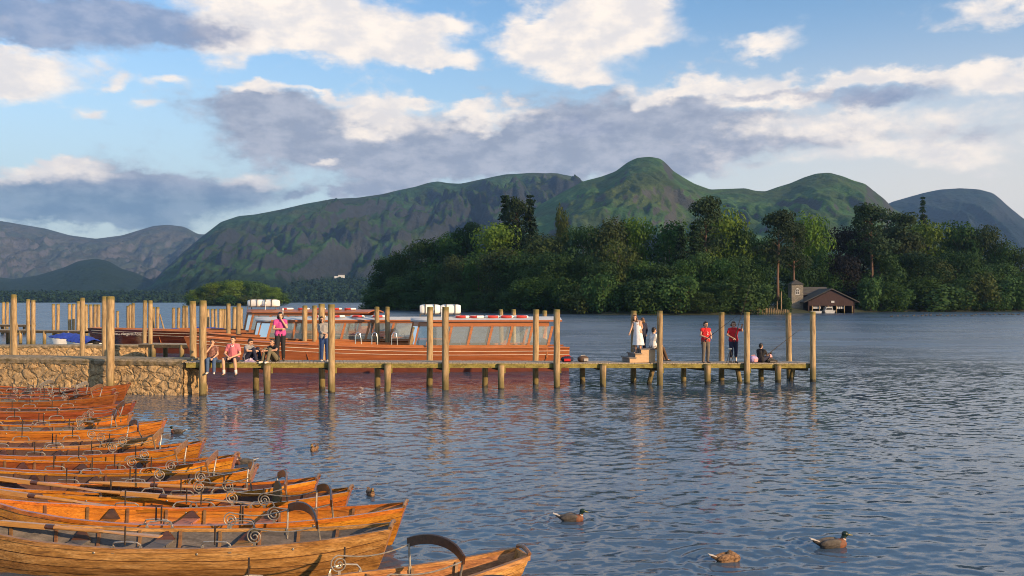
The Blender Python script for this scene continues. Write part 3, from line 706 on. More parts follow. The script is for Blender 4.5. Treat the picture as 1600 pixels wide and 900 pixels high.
# islet
for k, px, top, w, dd in [('light',305,452,34,0),('oak',318,447,36,6),('light',334,441,38,-6),('mid',350,438,42,4),('light',366,437,42,-5),('oak',383,437,40,6),('mid',398,439,42,-4),('light',412,443,36,5),  # lighter leaf kind stands in for sun on the islet
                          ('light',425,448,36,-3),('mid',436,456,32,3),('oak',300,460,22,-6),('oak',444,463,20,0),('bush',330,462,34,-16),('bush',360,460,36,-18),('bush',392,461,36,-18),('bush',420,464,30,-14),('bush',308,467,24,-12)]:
    tree(k, px, top, 640 + dd, w, 'islet', gz=.3)
label_trees()

def far_wood(name, label, band, n, seed, m):
    """woodland too far off to count: one mass of crowns"""
    rng = np.random.RandomState(seed); Vs = []; Qs = []; off = 0
    for i in range(n):
        px, d, z0, h = band(rng); w = h * (.5 + .4 * rng.rand()); c = G(px, d, z0)
        m_ = 34; u = rng.randn(m_, 3); u /= np.linalg.norm(u, axis=1)[:, None]; u[:, 2] = np.abs(u[:, 2]) * 1.1 - .15
        C = np.array(c)[None, :] + u * np.array([w * .5, w * .5, h]) * (.75 + .3 * rng.rand(m_))[:, None]
        V, Q = leaf_quads(C, u, h * .34, rng, .5); Vs.append(V); Qs.append(Q + off); off += len(V)
    me = np_mesh(name, np.concatenate(Vs), np.concatenate(Qs), m, False)
    o = bpy.data.objects.new(name, me); COL.objects.link(o); tag(o, label, 'woodland', None, 'stuff')
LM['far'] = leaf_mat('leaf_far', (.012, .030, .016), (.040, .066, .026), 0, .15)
def bandA(r):
    px = r.uniform(-330, 700); d = r.uniform(1640, 2150); t = (d - 1640) / 510
    hump = np.interp(px, [-330, 0, 100, 250, 330, 420, 480, 540, 600, 700], [20, 14, 12, 14, 16, 26, 44, 50, 46, 40])
    return px, d, t ** .8 * hump, r.uniform(11, 19)
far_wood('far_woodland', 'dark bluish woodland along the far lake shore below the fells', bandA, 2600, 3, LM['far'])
def shelf():
    m = HM['crag']; px = np.linspace(-340, 900, 160); dep = np.linspace(0, 700, 24)[:, None]
    d = 1625 + 30 * fbm2(px * .02, px * 0, 2, 3)[None, :] + dep; X = (px - 800)[None, :] / F * d
    hump = np.interp(px, [-330, 0, 100, 250, 330, 420, 480, 540, 600, 700, 900], [20, 14, 12, 14, 16, 26, 44, 50, 46, 40, 20])[None, :]
    Z = -1 + 1.02 * np.clip(dep / 510, 0, 1.2) ** .8 * hump; Z = np.where(dep >= 699, -3, Z)
    me = np_mesh('far_shore', np.stack([X, d, Z], -1).reshape(-1, 3), gridq(*X.shape)[:, ::-1], m)
    o = bpy.data.objects.new('far_shore', me); COL.objects.link(o); o['kind'] = 'structure'
shelf()
# ------------------------------------------------------------------ air, and an unseen sheet added to shade the far side of the lake
def haze():
    m = bpy.data.materials.new('lake_air'); m.use_nodes = True; t = m.node_tree; t.nodes.clear()
    out = nd(t, 'ShaderNodeOutputMaterial'); v = nd(t, 'ShaderNodeVolumePrincipled'); lk(t, v.outputs[0], out.inputs['Volume'])
    v.inputs['Density'].default_value = HAZE; v.inputs['Color'].default_value = (.33, .58, 1.0, 1); v.inputs['Anisotropy'].default_value = 0.1
    b = MB(); b.box((0, 3200, 345), (13000, 6800, 704)); o = b.build('haze', m, None, 0); o['kind'] = 'stuff'
HAZE = 0.68e-4
haze()
def unseen_shade_cloud():  # added out of view, shaped to dim the sun on island and fells
    zc = 1420.0; t_ = zc / SUN.z; sh = Vector((SUN.x * t_, SUN.y * t_))
    m, t, b, out = new_mat('shade_cloud'); b.inputs['Base Color'].default_value = (.85, .85, .86, 1); b.inputs['Roughness'].default_value = 1; b.inputs['Specular IOR Level'].default_value = 0
    tr = nd(t, 'ShaderNodeBsdfTransparent'); mx = nd(t, 'ShaderNodeMixShader'); mx.inputs[0].default_value = .15; lk(t, b.outputs[0], mx.inputs[2]); lk(t, tr.outputs[0], mx.inputs[1]); lk(t, mx.outputs[0], out.inputs[0])   # sheet kept part-transparent so some sun comes through
    st = 40; xs = np.arange(-1900, 3000, st); ys = np.arange(150, 4700, st)
    X, Y = np.meshgrid(xs, ys); n = fbm2(X / 500., Y / 500., 3, 4)
    mask = (Y > 150 + 35 * fbm2(X / 90., X * 0, 6, 3))
    mask &= ~(((X + 198) ** 2 + (Y - 640) ** 2) < 130 ** 2)  # hole cut to let full sun onto the islet
    mask &= ~((X < -1250) & (Y > 3000) & (n > .57))
    mask &= ~((n > .60) & (Y > 900))
    thick = 12 + 30 * fbm2(X / 260., Y / 260., 8, 4)
    v = []; f = []; idx = {}
    def vert(i, j, k):
        key = (i, j, k)
        if key not in idx:
            ii, jj = min(i, len(ys) - 1), min(j, len(xs) - 1)
            idx[key] = len(v); v.append((xs[0] + j * st + sh.x, ys[0] + i * st + sh.y, zc + (thick[ii, jj] if k else -.25 * thick[ii, jj])))
        return idx[key]
    ny, nx = mask.shape
    for i in range(ny):
        for j in range(nx):
            if not mask[i, j]: continue
            f.append((vert(i, j, 1), vert(i, j + 1, 1), vert(i + 1, j + 1, 1), vert(i + 1, j, 1)))
            f.append((vert(i, j, 0), vert(i + 1, j, 0), vert(i + 1, j + 1, 0), vert(i, j + 1, 0)))
            for di, dj, a, c in ((-1, 0, (i, j), (i, j + 1)), (1, 0, (i + 1, j + 1), (i + 1, j)), (0, -1, (i + 1, j), (i, j)), (0, 1, (i, j + 1), (i + 1, j + 1))):
                q = (i + di, j + dj)
                if not (0 <= q[0] < ny and 0 <= q[1] < nx and mask[q]):
                    f.append((vert(*a, 0), vert(*c, 0), vert(*c, 1), vert(*a, 1)))
    mb = MB(); mb.v = v; mb.f = f; o = mb.build('unseen_shade_cloud', m, None, 80); o['kind'] = 'stuff'
unseen_shade_cloud()

# ------------------------------------------------------------------ jetty
JA, JB = G(300, 32.2), G(1268, 37.75); JU = (JB - JA).normalized(); JN = Vector((-JU.y, JU.x, 0)); JL = (JB - JA).length
def jt(px, off=0.0):
    k = (px - 800) / F; o = JA + JN * off
    return (k * o.y - o.x) / (JU.x - k * JU.y)
def dz(t): return 1.22 + (0.78 - 1.22) * t / JL
def jp(px, off=0.0, z=None):
    t = jt(px, off); p = JA + JN * off + JU * t; p.z = dz(t) if z is None else z; return p
JW = 1.2
def rough_post(b, x, y, z0, z1, r, n=14, lean=(0, 0), seed=0, r2=None):
    rg = random.Random(seed); pts = []; rs = []; r2 = r2 or r
    for i in range(9):
        q = i / 8; pts.append((x + lean[0] * q + rg.uniform(-.006, .006), y + lean[1] * q + rg.uniform(-.006, .006), z0 + (z1 - z0) * q)); rs.append((r + (r2 - r) * q) * rg.uniform(.965, 1.035))
    pts.append((pts[-1][0], pts[-1][1], z1 + .012)); rs.append(rs[-1] * .9)
    b.tube(pts, rs, n)
jetty = thing('jetty', 'long narrow wooden jetty on posts with mossy edge beam reaching into the lake', 'jetty', JA)
def jl(p): return p - JA
def jbuild():
    inv = JA
    b = MB(); t = -.25; i = 0; rg = random.Random(2)
    while t < JL + .1:
        w = .138; c = JA + JU * (t + w / 2) + JN * (JW / 2 + rg.uniform(-.012, .012)); c.z = dz(t) - .02 + rg.uniform(-.004, .004)
        m_ = Matrix((JU, JN, Vector((0, 0, 1)))).transposed(); b.box(jl(c), (w - .012, JW + .06, .04), m_); t += w
    b.build('deck', M['deck'], jetty, 0)
    for off, nm, mm in ((.02, 'edge_beam', 'mossbeam'), (JW - .02, 'edge_beam', 'darkbeam'), (JW / 2, 'centre_beam', 'darkbeam')):
        b = MB(); seg = 8
        for k in range(seg):
            ta, tb = -.2 + (JL + .25) * k / seg, -.2 + (JL + .25) * (k + 1) / seg - .01
            a = JA + JU * ta + JN * off; c = JA + JU * tb + JN * off; a.z = dz(ta) - .125; c.z = dz(tb) - .125
            b.beam(jl(a), jl(c), .07, .165)
        b.build(nm, M[mm], jetty, 0)
    for n_, (px, top) in enumerate([(317,470),(518,476),(696,480),(870,484),(1031,486),(1167,488),(1270,487)]):
        p = jp(px, -.14); b = MB(); z1 = H - (top - HY) / F * p.y
        rough_post(b, p.x - JA.x, p.y - JA.y, -.9, z1, .128 if n_ < 4 else .118, seed=px); b.build('tall_post', M['post'], jetty)
    for px, top in [(303,471),(503.5,475),(671,480),(836.5,484),(989.5,486),(1127,488),(1234,489)]:
        p = jp(px, JW + .14); b = MB(); z1 = H - (top - HY) / F * p.y
        rough_post(b, p.x - JA.x, p.y - JA.y, -.9, z1, .122, seed=int(px), lean=(random.uniform(-.05, .05), random.uniform(-.05, .05))); b.build('tall_post', M['post'], jetty)
    for px in (418, 606, 783, 942, 1105, 1215):
        p = jp(px, -.02); b = MB(); rough_post(b, p.x - JA.x, p.y - JA.y - .06, -.9, p.z - .04, .105, seed=px, r2=.135); b.build('support_post', M['post'], jetty)
    for px in (400, 590, 758, 910, 1068, 1189):
        p = jp(px, JW); b = MB(); rough_post(b, p.x - JA.x, p.y - JA.y, -.9, p.z - .21, .115, seed=px); b.build('support_post', M['post'], jetty)
    for px in (317, 418, 518, 606, 696, 783, 870, 942, 1031, 1105, 1167, 1215, 1262):
        a = jp(px, .0); c = jp(px - (13 if px < 1000 else 40 if px > 1150 else 30), JW); a.z -= .26; c.z -= .26
        b = MB(); b.beam(jl(a), jl(c), .09, .13); b.build('cross_beam', M['darkbeam'], jetty, 0)
    for px, dx in ((1020, 12), (1152, -8), (1240, 8)):
        a = jp(px, .5, .62); c = jp(px + dx * -1, .5, -.6); b = MB(); b.tube([jl(a), jl(c)], .10, 10); b.build('brace', M['post'], jetty)
    for px in (425, 525, 612, 702, 789, 876, 1036, 1110, 1172):      # small wooden cleats under the edge
        a = jp(px, -.03); b = MB(); b.box((a.x - JA.x, a.y - JA.y, a.z - .30), (.05, .06, .22)); b.build('cleat', M['mossbeam'], jetty, 0)
jbuild()

# ------------------------------------------------------------------ stone piers and walkways at the left
def pier(name, label, a, b_, z0, z1, w, mat, cap, seed, capt=.14, lip=.05):
    """rubble wall with an uneven face, from point a to point b_ (front edge), width w behind"""
    a, b_ = Vector(a), Vector(b_); u = (b_ - a).normalized(); n = Vector((u.y, -u.x, 0)); L = (b_ - a).length
    root = thing(name, label, 'pier', a)
    def face(p0, uu, nn, LL):
        nx = max(8, int(LL / .045)); nz = int((z1 - z0) / .045) + 2; rows = []
        X, Z = np.meshgrid(np.linspace(0, LL, nx), np.linspace(z0, z1 - capt, nz), indexing='ij')
        rng = np.random.RandomState(seed); npnt = int(LL * (z1 - z0) * 7) + 6
        C = np.stack([rng.rand(npnt) * LL, z0 + rng.rand(npnt) * (z1 - z0)], 1); hgt = rng.rand(npnt)
        wx = X + .18 * (fbm2(X * 2, Z * 2, 3, 3) - .5); wz = Z + .18 * (fbm2(X * 2 + 9, Z * 2, 4, 3) - .5)
        D = np.sqrt(((wx[..., None] - C[:, 0]) * .75) ** 2 + (wz[..., None] - C[:, 1]) ** 2); o = np.argsort(D, -1); d1 = np.take_along_axis(D, o[..., :1], -1)[..., 0]; d2 = np.take_along_axis(D, o[..., 1:2], -1)[..., 0]
        h_ = np.clip((d2 - d1) * 3.2, 0, 1) ** .6 * (.03 + .06 * hgt[o[..., 0]]) + .05 * (fbm2(X * 6, Z * 6, 5, 4) - .5)
        h_ += .16 * np.clip((z0 + .9 - Z) / .9, 0, 1)
        return [[tuple(p0 + uu * X[i, j] + nn * h_[i, j] + Vector((0, 0, Z[i, j]))) for j in range(nz)] for i in range(nx)]
    b = MB(); o0 = Vector((0, 0, 0))
    b.grid(face(o0, u, n, L)); b.grid(face(u * L, -n, u, w))
    b.build('wall_face', mat, root, 60)
    b = MB(); core = [Vector((0, 0, z0)) - n * .02, u * (L - .02) - n * .02 + Vector((0, 0, z0)), u * (L - .02) - n * w + Vector((0, 0, z0)), -n * w + Vector((0, 0, z0))]
    b.prism(core, (0, 0, z1 - capt - z0)); b.build('core', mat, root, 0)
    nseg = max(20, int(L / .12)); rows = []; rg = random.Random(seed)
    for i in range(nseg + 1):
        x = u * (L * i / nseg); j = rg.uniform(-.03, .03); zz = Vector((0, 0, 1))
        rows.append([x + n * (lip + j) + zz * (z1 - capt - .05), x + n * (lip + j + .05) + zz * (z1 - .05 + j * .3), x + n * (lip + j) + zz * (z1 + j * .2), x - n * (w * .5) + zz * (z1 + .02 + j * .2), x - n * (w + .05) + zz * z1, x - n * (w + .05) + zz * (z1 - capt)])
    b = MB(); b.grid(rows); b.add(rows[0], [tuple(range(6))]); b.add(rows[-1], [tuple(reversed(range(6)))]); b.build('capping', cap, root, 50)
    return root
pier('stone_pier', 'rough rubble stone pier with worn concrete top joining the jetty', G(-140, 34.6), G(286, 32.3), -.6, 1.27, 1.6, M['rubble'], M['cap'], 4)
pier('stone_pier', 'lower stone pier with grey top behind the rough rubble pier', G(-160, 53), G(227, 54.5), -.6, .72, 1.6, M['rubble'], M['cap'], 9, .1)
def walkway(name, label, pa, pb, z, w, posts, seed, legs):
    root = thing(name, label, 'jetty', (pa.x, pa.y, 0)); o = Vector((pa.x, pa.y, 0)); d = (pb - pa); d.z = 0; L = d.length; u = d.normalized(); n = Vector((-u.y, u.x, 0))
    b = MB(); m_ = Matrix((u, n, Vector((0, 0, 1)))).transposed(); t = 0
    while t < L - .05: b.box(u * (t + .07) + n * w / 2 + Vector((0, 0, z - .02)), (.128, w, .04), m_); t += .14
    b.build('deck', M['deck'], root, 0)
    for off in (.04, w - .04):
        b = MB(); b.beam(n * off + Vector((0, 0, z - .13)), u * L + n * off + Vector((0, 0, z - .13)), .07, .17); b.build('edge_beam', M['darkbeam'], root, 0)
    for k in range(legs):
        q = u * (L * (k + .5) / legs)
        for off in (.1, w - .1):
            b = MB(); rough_post(b, (q + n * off).x, (q + n * off).y, -.8, z - .05, .13, seed=seed + k); b.build('support_post', M['post'], root)
walkway('wooden_walkway', 'short grey plank landing beside the dark launch bow', P(216, 538, 52), P(305, 538, 51), 0.92, 1.3, [], 3, 2)
walkway('wooden_walkway', 'low distant plank walkway crossing left of the dark launch', P(-60, 514, 72), P(126, 516, 68), 1.13, 1.2, [], 5, 5)
walkway('wooden_walkway', 'far left plank walkway at the frame edge, behind the posts', P(-60, 505, 92), P(42, 507, 90), 1.0, 1.2, [], 8, 3)
MOOR = [(5,472,508,95),(10.5,472,508,95),(18,461,551,38),(24,461,549,37.4),(45,468,533,66),(52,469,533,66),(84,475,520,88),(90,475,520,88),(108.5,475,520,85),(114,475,520,85),(121.5,471,530,72),(128.5,466,555,46),
 (136,476,520,82),(143,476,520,82),(148,476,520,82),(154,476,520,82),(164,464,556,36.2),(172.5,464,601,32.35),(183.5,486,512,100),(200,478,515,88),(204,476,515,88),(208,474,515,84),(225,470,540,55),(235,470,557,52),(240,480,515,86),(246,480,515,86),
 (271,481,515,86),(278,481,515,88),(286,478,516,80),(292,478,516,80),(320,483,520,92),(326,483,520,94),(332,483,520,92),(338,483,520,94),(343.5,483,520,90),(347,483,520,92),(351,483,520,92),
 (358,475,534,52),(365,480,524,66),(371,475,534,51),(376,481,524,66),(475,478,536,45.9),(492,478,536,45.9),(590,480,540,46.1),(606,480,540,46.2),(785,484,540,50),(803,484,540,49),(852,486,546,46.5)]
for i, (px, top, bot, d) in enumerate(MOOR):
    w = {172.5: .14, 164: .125, 18: .115, 24: .115, 128.5: .125}.get(px, .125 if d < 60 else .15)
    p = G(px, d); z1 = H - (top - HY) / F * d
    root = thing('mooring_post', 'weathered wooden mooring post, ' + nth(i, len(MOOR)) + ' of the free standing posts', 'post', p, 0, 'free standing mooring posts')
    ln = (random.uniform(-.09, .09), random.uniform(-.06, .06)); b = MB(); rough_post(b, 0, 0, -1.0, z1, w, seed=i + 50, lean=ln); b.build('shaft', M['post'], root)
    b = MB(); b.tube([(ln[0], ln[1], z1 + .004), (ln[0], ln[1], z1 + .02), (ln[0], ln[1], z1 + .03)], [w * .93, w * .85, w * .3], 12); c = b.build('cap', M['moss'], root)
    c.location = (0, 0, 0)
lp = thing('leaning_pole', 'thin dark pole leaning over beside the dark launch', 'pole', G(262, 85)); b = MB(); b.tube([(.0, 0, -.6), (-.75, 0, 2.15)], [.09, .07], 8); b.build('shaft', M['post'], lp)
lp = thing('leaning_pole', 'short dark pole leaning by the far left walkway', 'pole', G(32, 80)); b = MB(); b.tube([(.1, 0, -.6), (-.45, 0, 1.9)], [.08, .06], 8); b.build('shaft', M['post'], lp)

# ------------------------------------------------------------------ launches
def text_mesh(name, s, size, m, parent, loc, rot, ext=.002):
    cu = bpy.data.curves.new(name, 'FONT'); cu.body = s; cu.size = size; cu.extrude = ext; cu.align_x = 'LEFT'; cu.align_y = 'CENTER'
    o = bpy.data.objects.new(name, cu); COL.objects.link(o); bpy.context.view_layer.update()
    me = bpy.data.meshes.new_from_object(o.evaluated_get(bpy.context.evaluated_depsgraph_get())); bpy.data.objects.remove(o)
    me.materials.clear(); me.materials.append(m); me.name = name
    o = bpy.data.objects.new(name, me); COL.objects.link(o); o.parent = parent; o.location = loc; o.rotation_euler = rot
    return o
def launch(label, pb, ps, c0, c1, hm, zb, zs, B=1.35, roof=2.5, name=None, wb=1.29, wt_=2.2, nwin=6, rails=False, glassy=True, roofm='greyroof', trim='teak'):
    pb, ps = Vector(pb), Vector(ps); d = ps - pb; L = d.length; rz = math.atan2(d.y, d.x)
    root = thing('passenger_launch', label, 'boat', pb, rz, 'passenger launches behind the jetty')
    hb = lambda s: B * min(1, (np.interp(s, [0, .05, .12, .25, .4, .7, .9, 1], [.03, .26, .5, .82, 1, 1, .92, .80])))
    sz = lambda s: zs + (zb - zs) * max(0, 1 - s / .75) ** 2
    S = 60
    def pt(s, t, side):
        fl = .62 + .38 * t ** .5 if s > .12 else (.25 + .75 * t) * (s / .12) + t * (1 - s / .12) * .9 + .02
        return Vector((s * L + (1 - t) * .9 * max(0, 1 - s / .15) ** 1.5, side * hb(s) * fl, -.5 + (sz(s) + .5) * t))
    b = MB()
    for side in (-1, 1):
        rows = [[pt(i / S, k / 10, side) for k in range(11)] for i in range(S + 1)]
        b.grid(rows if side < 0 else [r_[::-1] for r_ in rows])
    b.add([pt(1, k / 10, -1) for k in range(11)] + [pt(1, k / 10, 1) for k in range(10, -1, -1)], [tuple(range(22))])
    h_o = b.build('hull', hm, root, 40, True); h_o.data.materials.append(M['boot'])
    for p_ in h_o.data.polygons: p_.material_index = 1 if p_.center.z < .52 else 0
    for dzz, mm, h_ in ((.03, trim, .07), (-.13, 'cream', .026), (-.30, 'cream', .022)):
        for side in (-1, 1):
            b = MB(); pts = []
            for i in range(1, S + 1):
                s = i / S; t = (sz(s) + dzz + .5) / (sz(s) + .5); p = pt(s, min(t, 1), side); p.y += side * .012; p.z = sz(s) + dzz; pts.append(p)
            b.tube(pts, h_ / 2, 6); b.build('gunwale' if dzz > 0 else 'rubbing_strake', M[mm], root)
    b = MB(); rows = []
    for i in range(1, S + 1):
        s = i / S; 
        if s > max(.16, c0 - .30) and s < c1: z = .45
        else: z = sz(s) - .01
        w = hb(s) - .03; rows.append([Vector((s * L, -w, z)), Vector((s * L, 0, z + .02)), Vector((s * L, w, z))])
    b.grid(rows); b.build('deck_floor', M['roofbrown'], root, 20)
    # side decks and coaming round the open well
    w0 = max(.16, c0 - .30)
    for side in (-1, 1):
        b = MB(); rows = []
        for i in range(24):
            s = w0 + (c1 - w0) * i / 23; y = side * hb(s); z = sz(s)
            rows.append([Vector((s * L, y - side * .02, z + .01)), Vector((s * L, y - side * .24, z + .025)), Vector((s * L, y - side * .24, z + .15)), Vector((s * L, y - side * .27, z + .15)), Vector((s * L, y - side * .27, .45))])
        b.grid(rows); b.build('coaming', M[trim], root, 20)
    for k in range(3):
        s = w0 + (c0 - w0) * (k + .6) / 3.4
        if c0 - w0 < .1: break
        b = MB(); b.box((s * L, 0, .82), (.42, 2 * hb(s) - .6, .06)); b.box((s * L + .22, 0, 1.0), (.05, 2 * hb(s) - .6, .42)); b.build('bench', M[trim], root, 0)
    # cabin
    x0, x1 = c0 * L, c1 * L; W = B - .16; zs1 = zs
    xs = [x0 + (x1 - x0) * k / nwin for k in range(nwin + 1)]; rake = .22
    for side in (-1, 1):
        y = side * W
        b = MB(); b.box(((x0 + x1) / 2, y, (zs1 + wb) / 2), (x1 - x0, .06, wb - zs1 + .02)); b.build('cabin_side', M[trim], root, 0)
        b = MB(); b.box(((x0 + x1) / 2 + .1, y * .97, (wt_ + roof) / 2 - .03), (x1 - x0 - .1, .06, roof - wt_ - .06)); b.build('header_panel', M[trim], root, 0)
        for k, x in enumerate(xs):
            b = MB(); b.beam((x, y, wb), (x + rake, y * .97, wt_), .12, .07, (0, 1, 0)); b.build('pillar', M[trim], root, 0)
        if glassy:
            for k in range(nwin):
                xa, xb = xs[k] + .05, xs[k + 1] - .05
                b = MB(); b.add([(xa, y, wb), (xb, y, wb), (xb + rake, y * .97, wt_), (xa + rake, y * .97, wt_)], [(0, 1, 2, 3)]); b.build('window_pane', M['glass'], root, 0)
    # bowed windscreen
    arc = []
    for k in range(6):
        a = -1 + 2 * k / 5; arc.append((x0 - 1.0 * (1 - a * a), a * W))
    for k, (x, y) in enumerate(arc):
        b = MB(); b.beam((x, y, zs1), (x + rake + .06, y * .97, roof - .06), .08, .08, (0, 1, 0)); b.build('windscreen_pillar', M[trim], root, 0)
    for k in range(5):
        (xa, ya), (xb, yb) = arc[k], arc[k + 1]
        b = MB(); b.add([(xa, ya, zs1), (xb, yb, zs1), (xb + .03, yb, wb), (xa + .03, ya, wb)], [(0, 1, 2, 3)])
        b.add([(xa + rake, ya * .97, wt_), (xb + rake, yb * .97, wt_), (xb + rake + .05, yb * .97, roof - .05), (xa + rake + .05, ya * .97, roof - .05)], [(0, 1, 2, 3)]); b.build('windscreen_panel', M[trim], root, 0)
        if glassy:
            b = MB(); b.add([(xa + .03, ya, wb), (xb + .03, yb, wb), (xb + rake, yb * .97, wt_), (xa + rake, ya * .97, wt_)], [(0, 1, 2, 3)]); b.build('windscreen_pane', M['glass'], root, 0)
    # cambered roof with overhang
    b = MB(); rows = []; n_ = 22
    for i in range(n_ + 1):
        q = i / n_; x = x0 - 1.05 + (x1 + .45 - x0 + 1.05) * q
        wv = (W + .1) * (min(1, math.sqrt(max(0, (x - (x0 - 1.06)) / 1.06))) if x < x0 else 1)
        rows.append([Vector((x + rake, wv * a, roof + .16 * (1 - a * a))) for a in np.linspace(-1, 1, 9)])
    low = [[p - Vector((0, 0, .07)) for p in r_] for r_ in rows]
    b.grid([r_[::-1] for r_ in rows]); b.grid(low)
    for c_ in (0, 8): b.grid([[rows[i][c_], low[i][c_]] for i in range(n_ + 1)])
    b.grid([rows[-1], low[-1]]); b.grid([low[0], rows[0]])
    b.build('roof', M[roofm], root, 40)
    for side in (-1, 1):
        b = MB(); b.beam((x0 + rake, side * (W + .11), roof - .025), (x1 + .45 + rake, side * (W + .11), roof - .025), .03, .085); b.build('roof_edge', M['roofbrown'], root, 0)
    b = MB(); b.box((x1 - .05, 0, (wb + .55) / 2 + .2), (.06, 2 * W - .05, wb - .4)); b.build('cabin_back', M[trim], root, 0)
    for k in range(nwin):
        b = MB(); b.box((xs[k] + .45, 0, .88), (.4, 2 * W - .7, .06)); b.box((xs[k] + .66, 0, 1.08), (.05, 2 * W - .7, .45)); b.build('bench', M['roofbrown'], root, 0)
    b = MB(); b.tube([(x0 + .7, -.5, roof + .1), (x0 + .7, -.5, roof + .55)], .018, 6); b.ell((x0 + .7, -.5, roof + .56), (.05, .05, .07), 8, 6); b.build('mast_light', M['white'], root)
    if rails:
        for px in rails:
            x = px; y = -hb(x / L) + .3
            b = MB(); pts = [(x - .13, y, zs + .02), (x - .12, y, zs + .62)] + [(x + .10 * math.cos(a), y, zs + .66 + .12 * math.sin(a)) for a in np.linspace(2.6, .3, 6)] + [(x + .13, y, zs + .5), (x + .16, y, zs + .02)]
            b.tube(pts, .022, 6); b.build('hand_rail', M['chrome'], root)
    if name:
        s = .055; a = pt(.085, 1, -1); c = pt(.15, 1, -1); ang = math.atan2(c.y - a.y, c.x - a.x)
        p = pt(.095, .86, -1); p.y -= .05
        text_mesh('name_lettering', name, .30, M['cream'], root, p, (R(84), 0, ang))
    return root
L3a, L3b = G(287, 43.0), G(885, 44.4)
def lx(px, base, end):  # distance along a launch seen at photo column px
    d = (end - base); L = d.length; u = d / L; k = (px - 800) / F
    return (k * base.y - base.x) / (u.x - k * u.y)
LL = (L3b - L3a).length
near = launch('nearest passenger launch, glossy red mahogany with white raft box on its cabin roof', L3a, L3b, lx(668, L3a, L3b) / LL, lx(852, L3a, L3b) / LL, M['mahog'], 1.72, 1.13, 1.4, 2.5, None, rails=[lx(563, L3a, L3b), lx(588, L3a, L3b), lx(618, L3a, L3b)])
L2a, L2b = G(318, 47.4), G(705, 48.4); LL2 = (L2b - L2a).length
mid = launch('middle passenger launch with grey roof and open orange window posts', L2a, L2b, lx(424, L2a, L2b) / LL2, lx(648, L2a, L2b) / LL2, M['mahog'], 1.7, 1.3, 1.3, 2.42, None, wb=1.40, wt_=2.25, nwin=6)
L1a, L1b = G(137, 60.5), G(603, 56.5); LL1 = (L1b - L1a).length
far_ = launch('farthest passenger launch, long dark mahogany hull with pale lettering on the bow', L1a, L1b, lx(405, L1a, L1b) / LL1, lx(572, L1a, L1b) / LL1, M['mahogdark'], 1.58, 1.38, 1.5, 2.72, 'Princess Margaret Rose', wb=1.55, wt_=2.5, roofm='roofbrown')
def raft(label, p, rz, n):
    root = thing('life_raft_box', label, 'life raft', p, rz)
    for k in range(n):
        x = k * 1.02 - (n - 1) * .51
        b = MB(); pr = []
        for i in range(13):
            a = -1 + 2 * i / 12; sx_ = (1 - abs(a) ** 6 * .22)
            pr.append([Vector((x + .5 * a, math.copysign(abs(math.cos(q)) ** .45, math.cos(q)) * .36 * sx_, .42 + math.copysign(abs(math.sin(q)) ** .45, math.sin(q)) * .24 * sx_)) for q in np.linspace(0, 6.2832, 20, endpoint=False)])
        b.grid(pr, True); b.add(pr[0], [tuple(range(20))]); b.add(pr[-1], [tuple(reversed(range(20)))]); b.build('canister', M['white'], root, 50, True)
        for q in (-.22, .22):
            b = MB(); b.box((x + q, 0, .42), (.05, .76, .52)); b.build('strap', M['strap'], root, 0)
    b = MB()
    for x in (-.5 * n, .5 * n):
        for y in (-.3, .3): b.tube([(x, y, 0), (x, y, .2)], .025, 6)
    for y in (-.3, .3): b.tube([(-.5 * n, y, .18), (.5 * n, y, .18)], .025, 6)
    b.build('cradle', M['strap'], root)
def on(base, end, px, lat, z):
    d = end - base; u = d.normalized(); n = Vector((-u.y, u.x, 0)); p = base + u * lx(px, base, end) + n * lat; return Vector((p.x, p.y, z))
rz3 = math.atan2((L3b - L3a).y, (L3b - L3a).x)
raft('white life raft canisters strapped on the nearest launch roof', on(L3a, L3b, 688, .2, 2.60), rz3, 2)
raft('white life raft canisters strapped on the farthest launch roof', on(L1a, L1b, 412, 0, 2.86), math.atan2((L1b - L1a).y, (L1b - L1a).x), 2)
RINGS = [(L3a, L3b, q, 2.57, 'nearest') for q in (722, 744, 768, 790, 812)] + [(L1a, L1b, q, 2.84, 'farthest') for q in (455, 480, 505, 530, 552)] + [(L2a, L2b, q, 2.52, 'middle') for q in (500, 530, 560, 592)]
for i, (a, c, q, z, which) in enumerate(RINGS):
    same = [r_ for r_ in RINGS if r_[4] == which]; k = same.index(RINGS[i])
    root = thing('life_ring', 'red and white life ring on the ' + which + ' launch roof, ' + nth(k, len(same)), 'life ring', on(a, c, q, -.55, z + (.03 if which != 'x' else 0)), random.random(), 'life rings on launch roofs')
    for nm, mm, rng_ in (('red_band', 'red', (0, 2)), ('white_band', 'white', (1, 3))):
        for s0 in rng_:
            b = MB(); b.tube([(.31 * math.cos(t_), .31 * math.sin(t_), .06) for t_ in np.linspace(s0 * 1.5708 + .01, (s0 + 1) * 1.5708 - .01, 9)], .075, 8, flat=.8); b.build(nm, M[mm], root)
for i, (a, c, q) in enumerate([(L1a, L1b, 446), (L1a, L1b, 457), (L1a, L1b, 536)]):
    pass
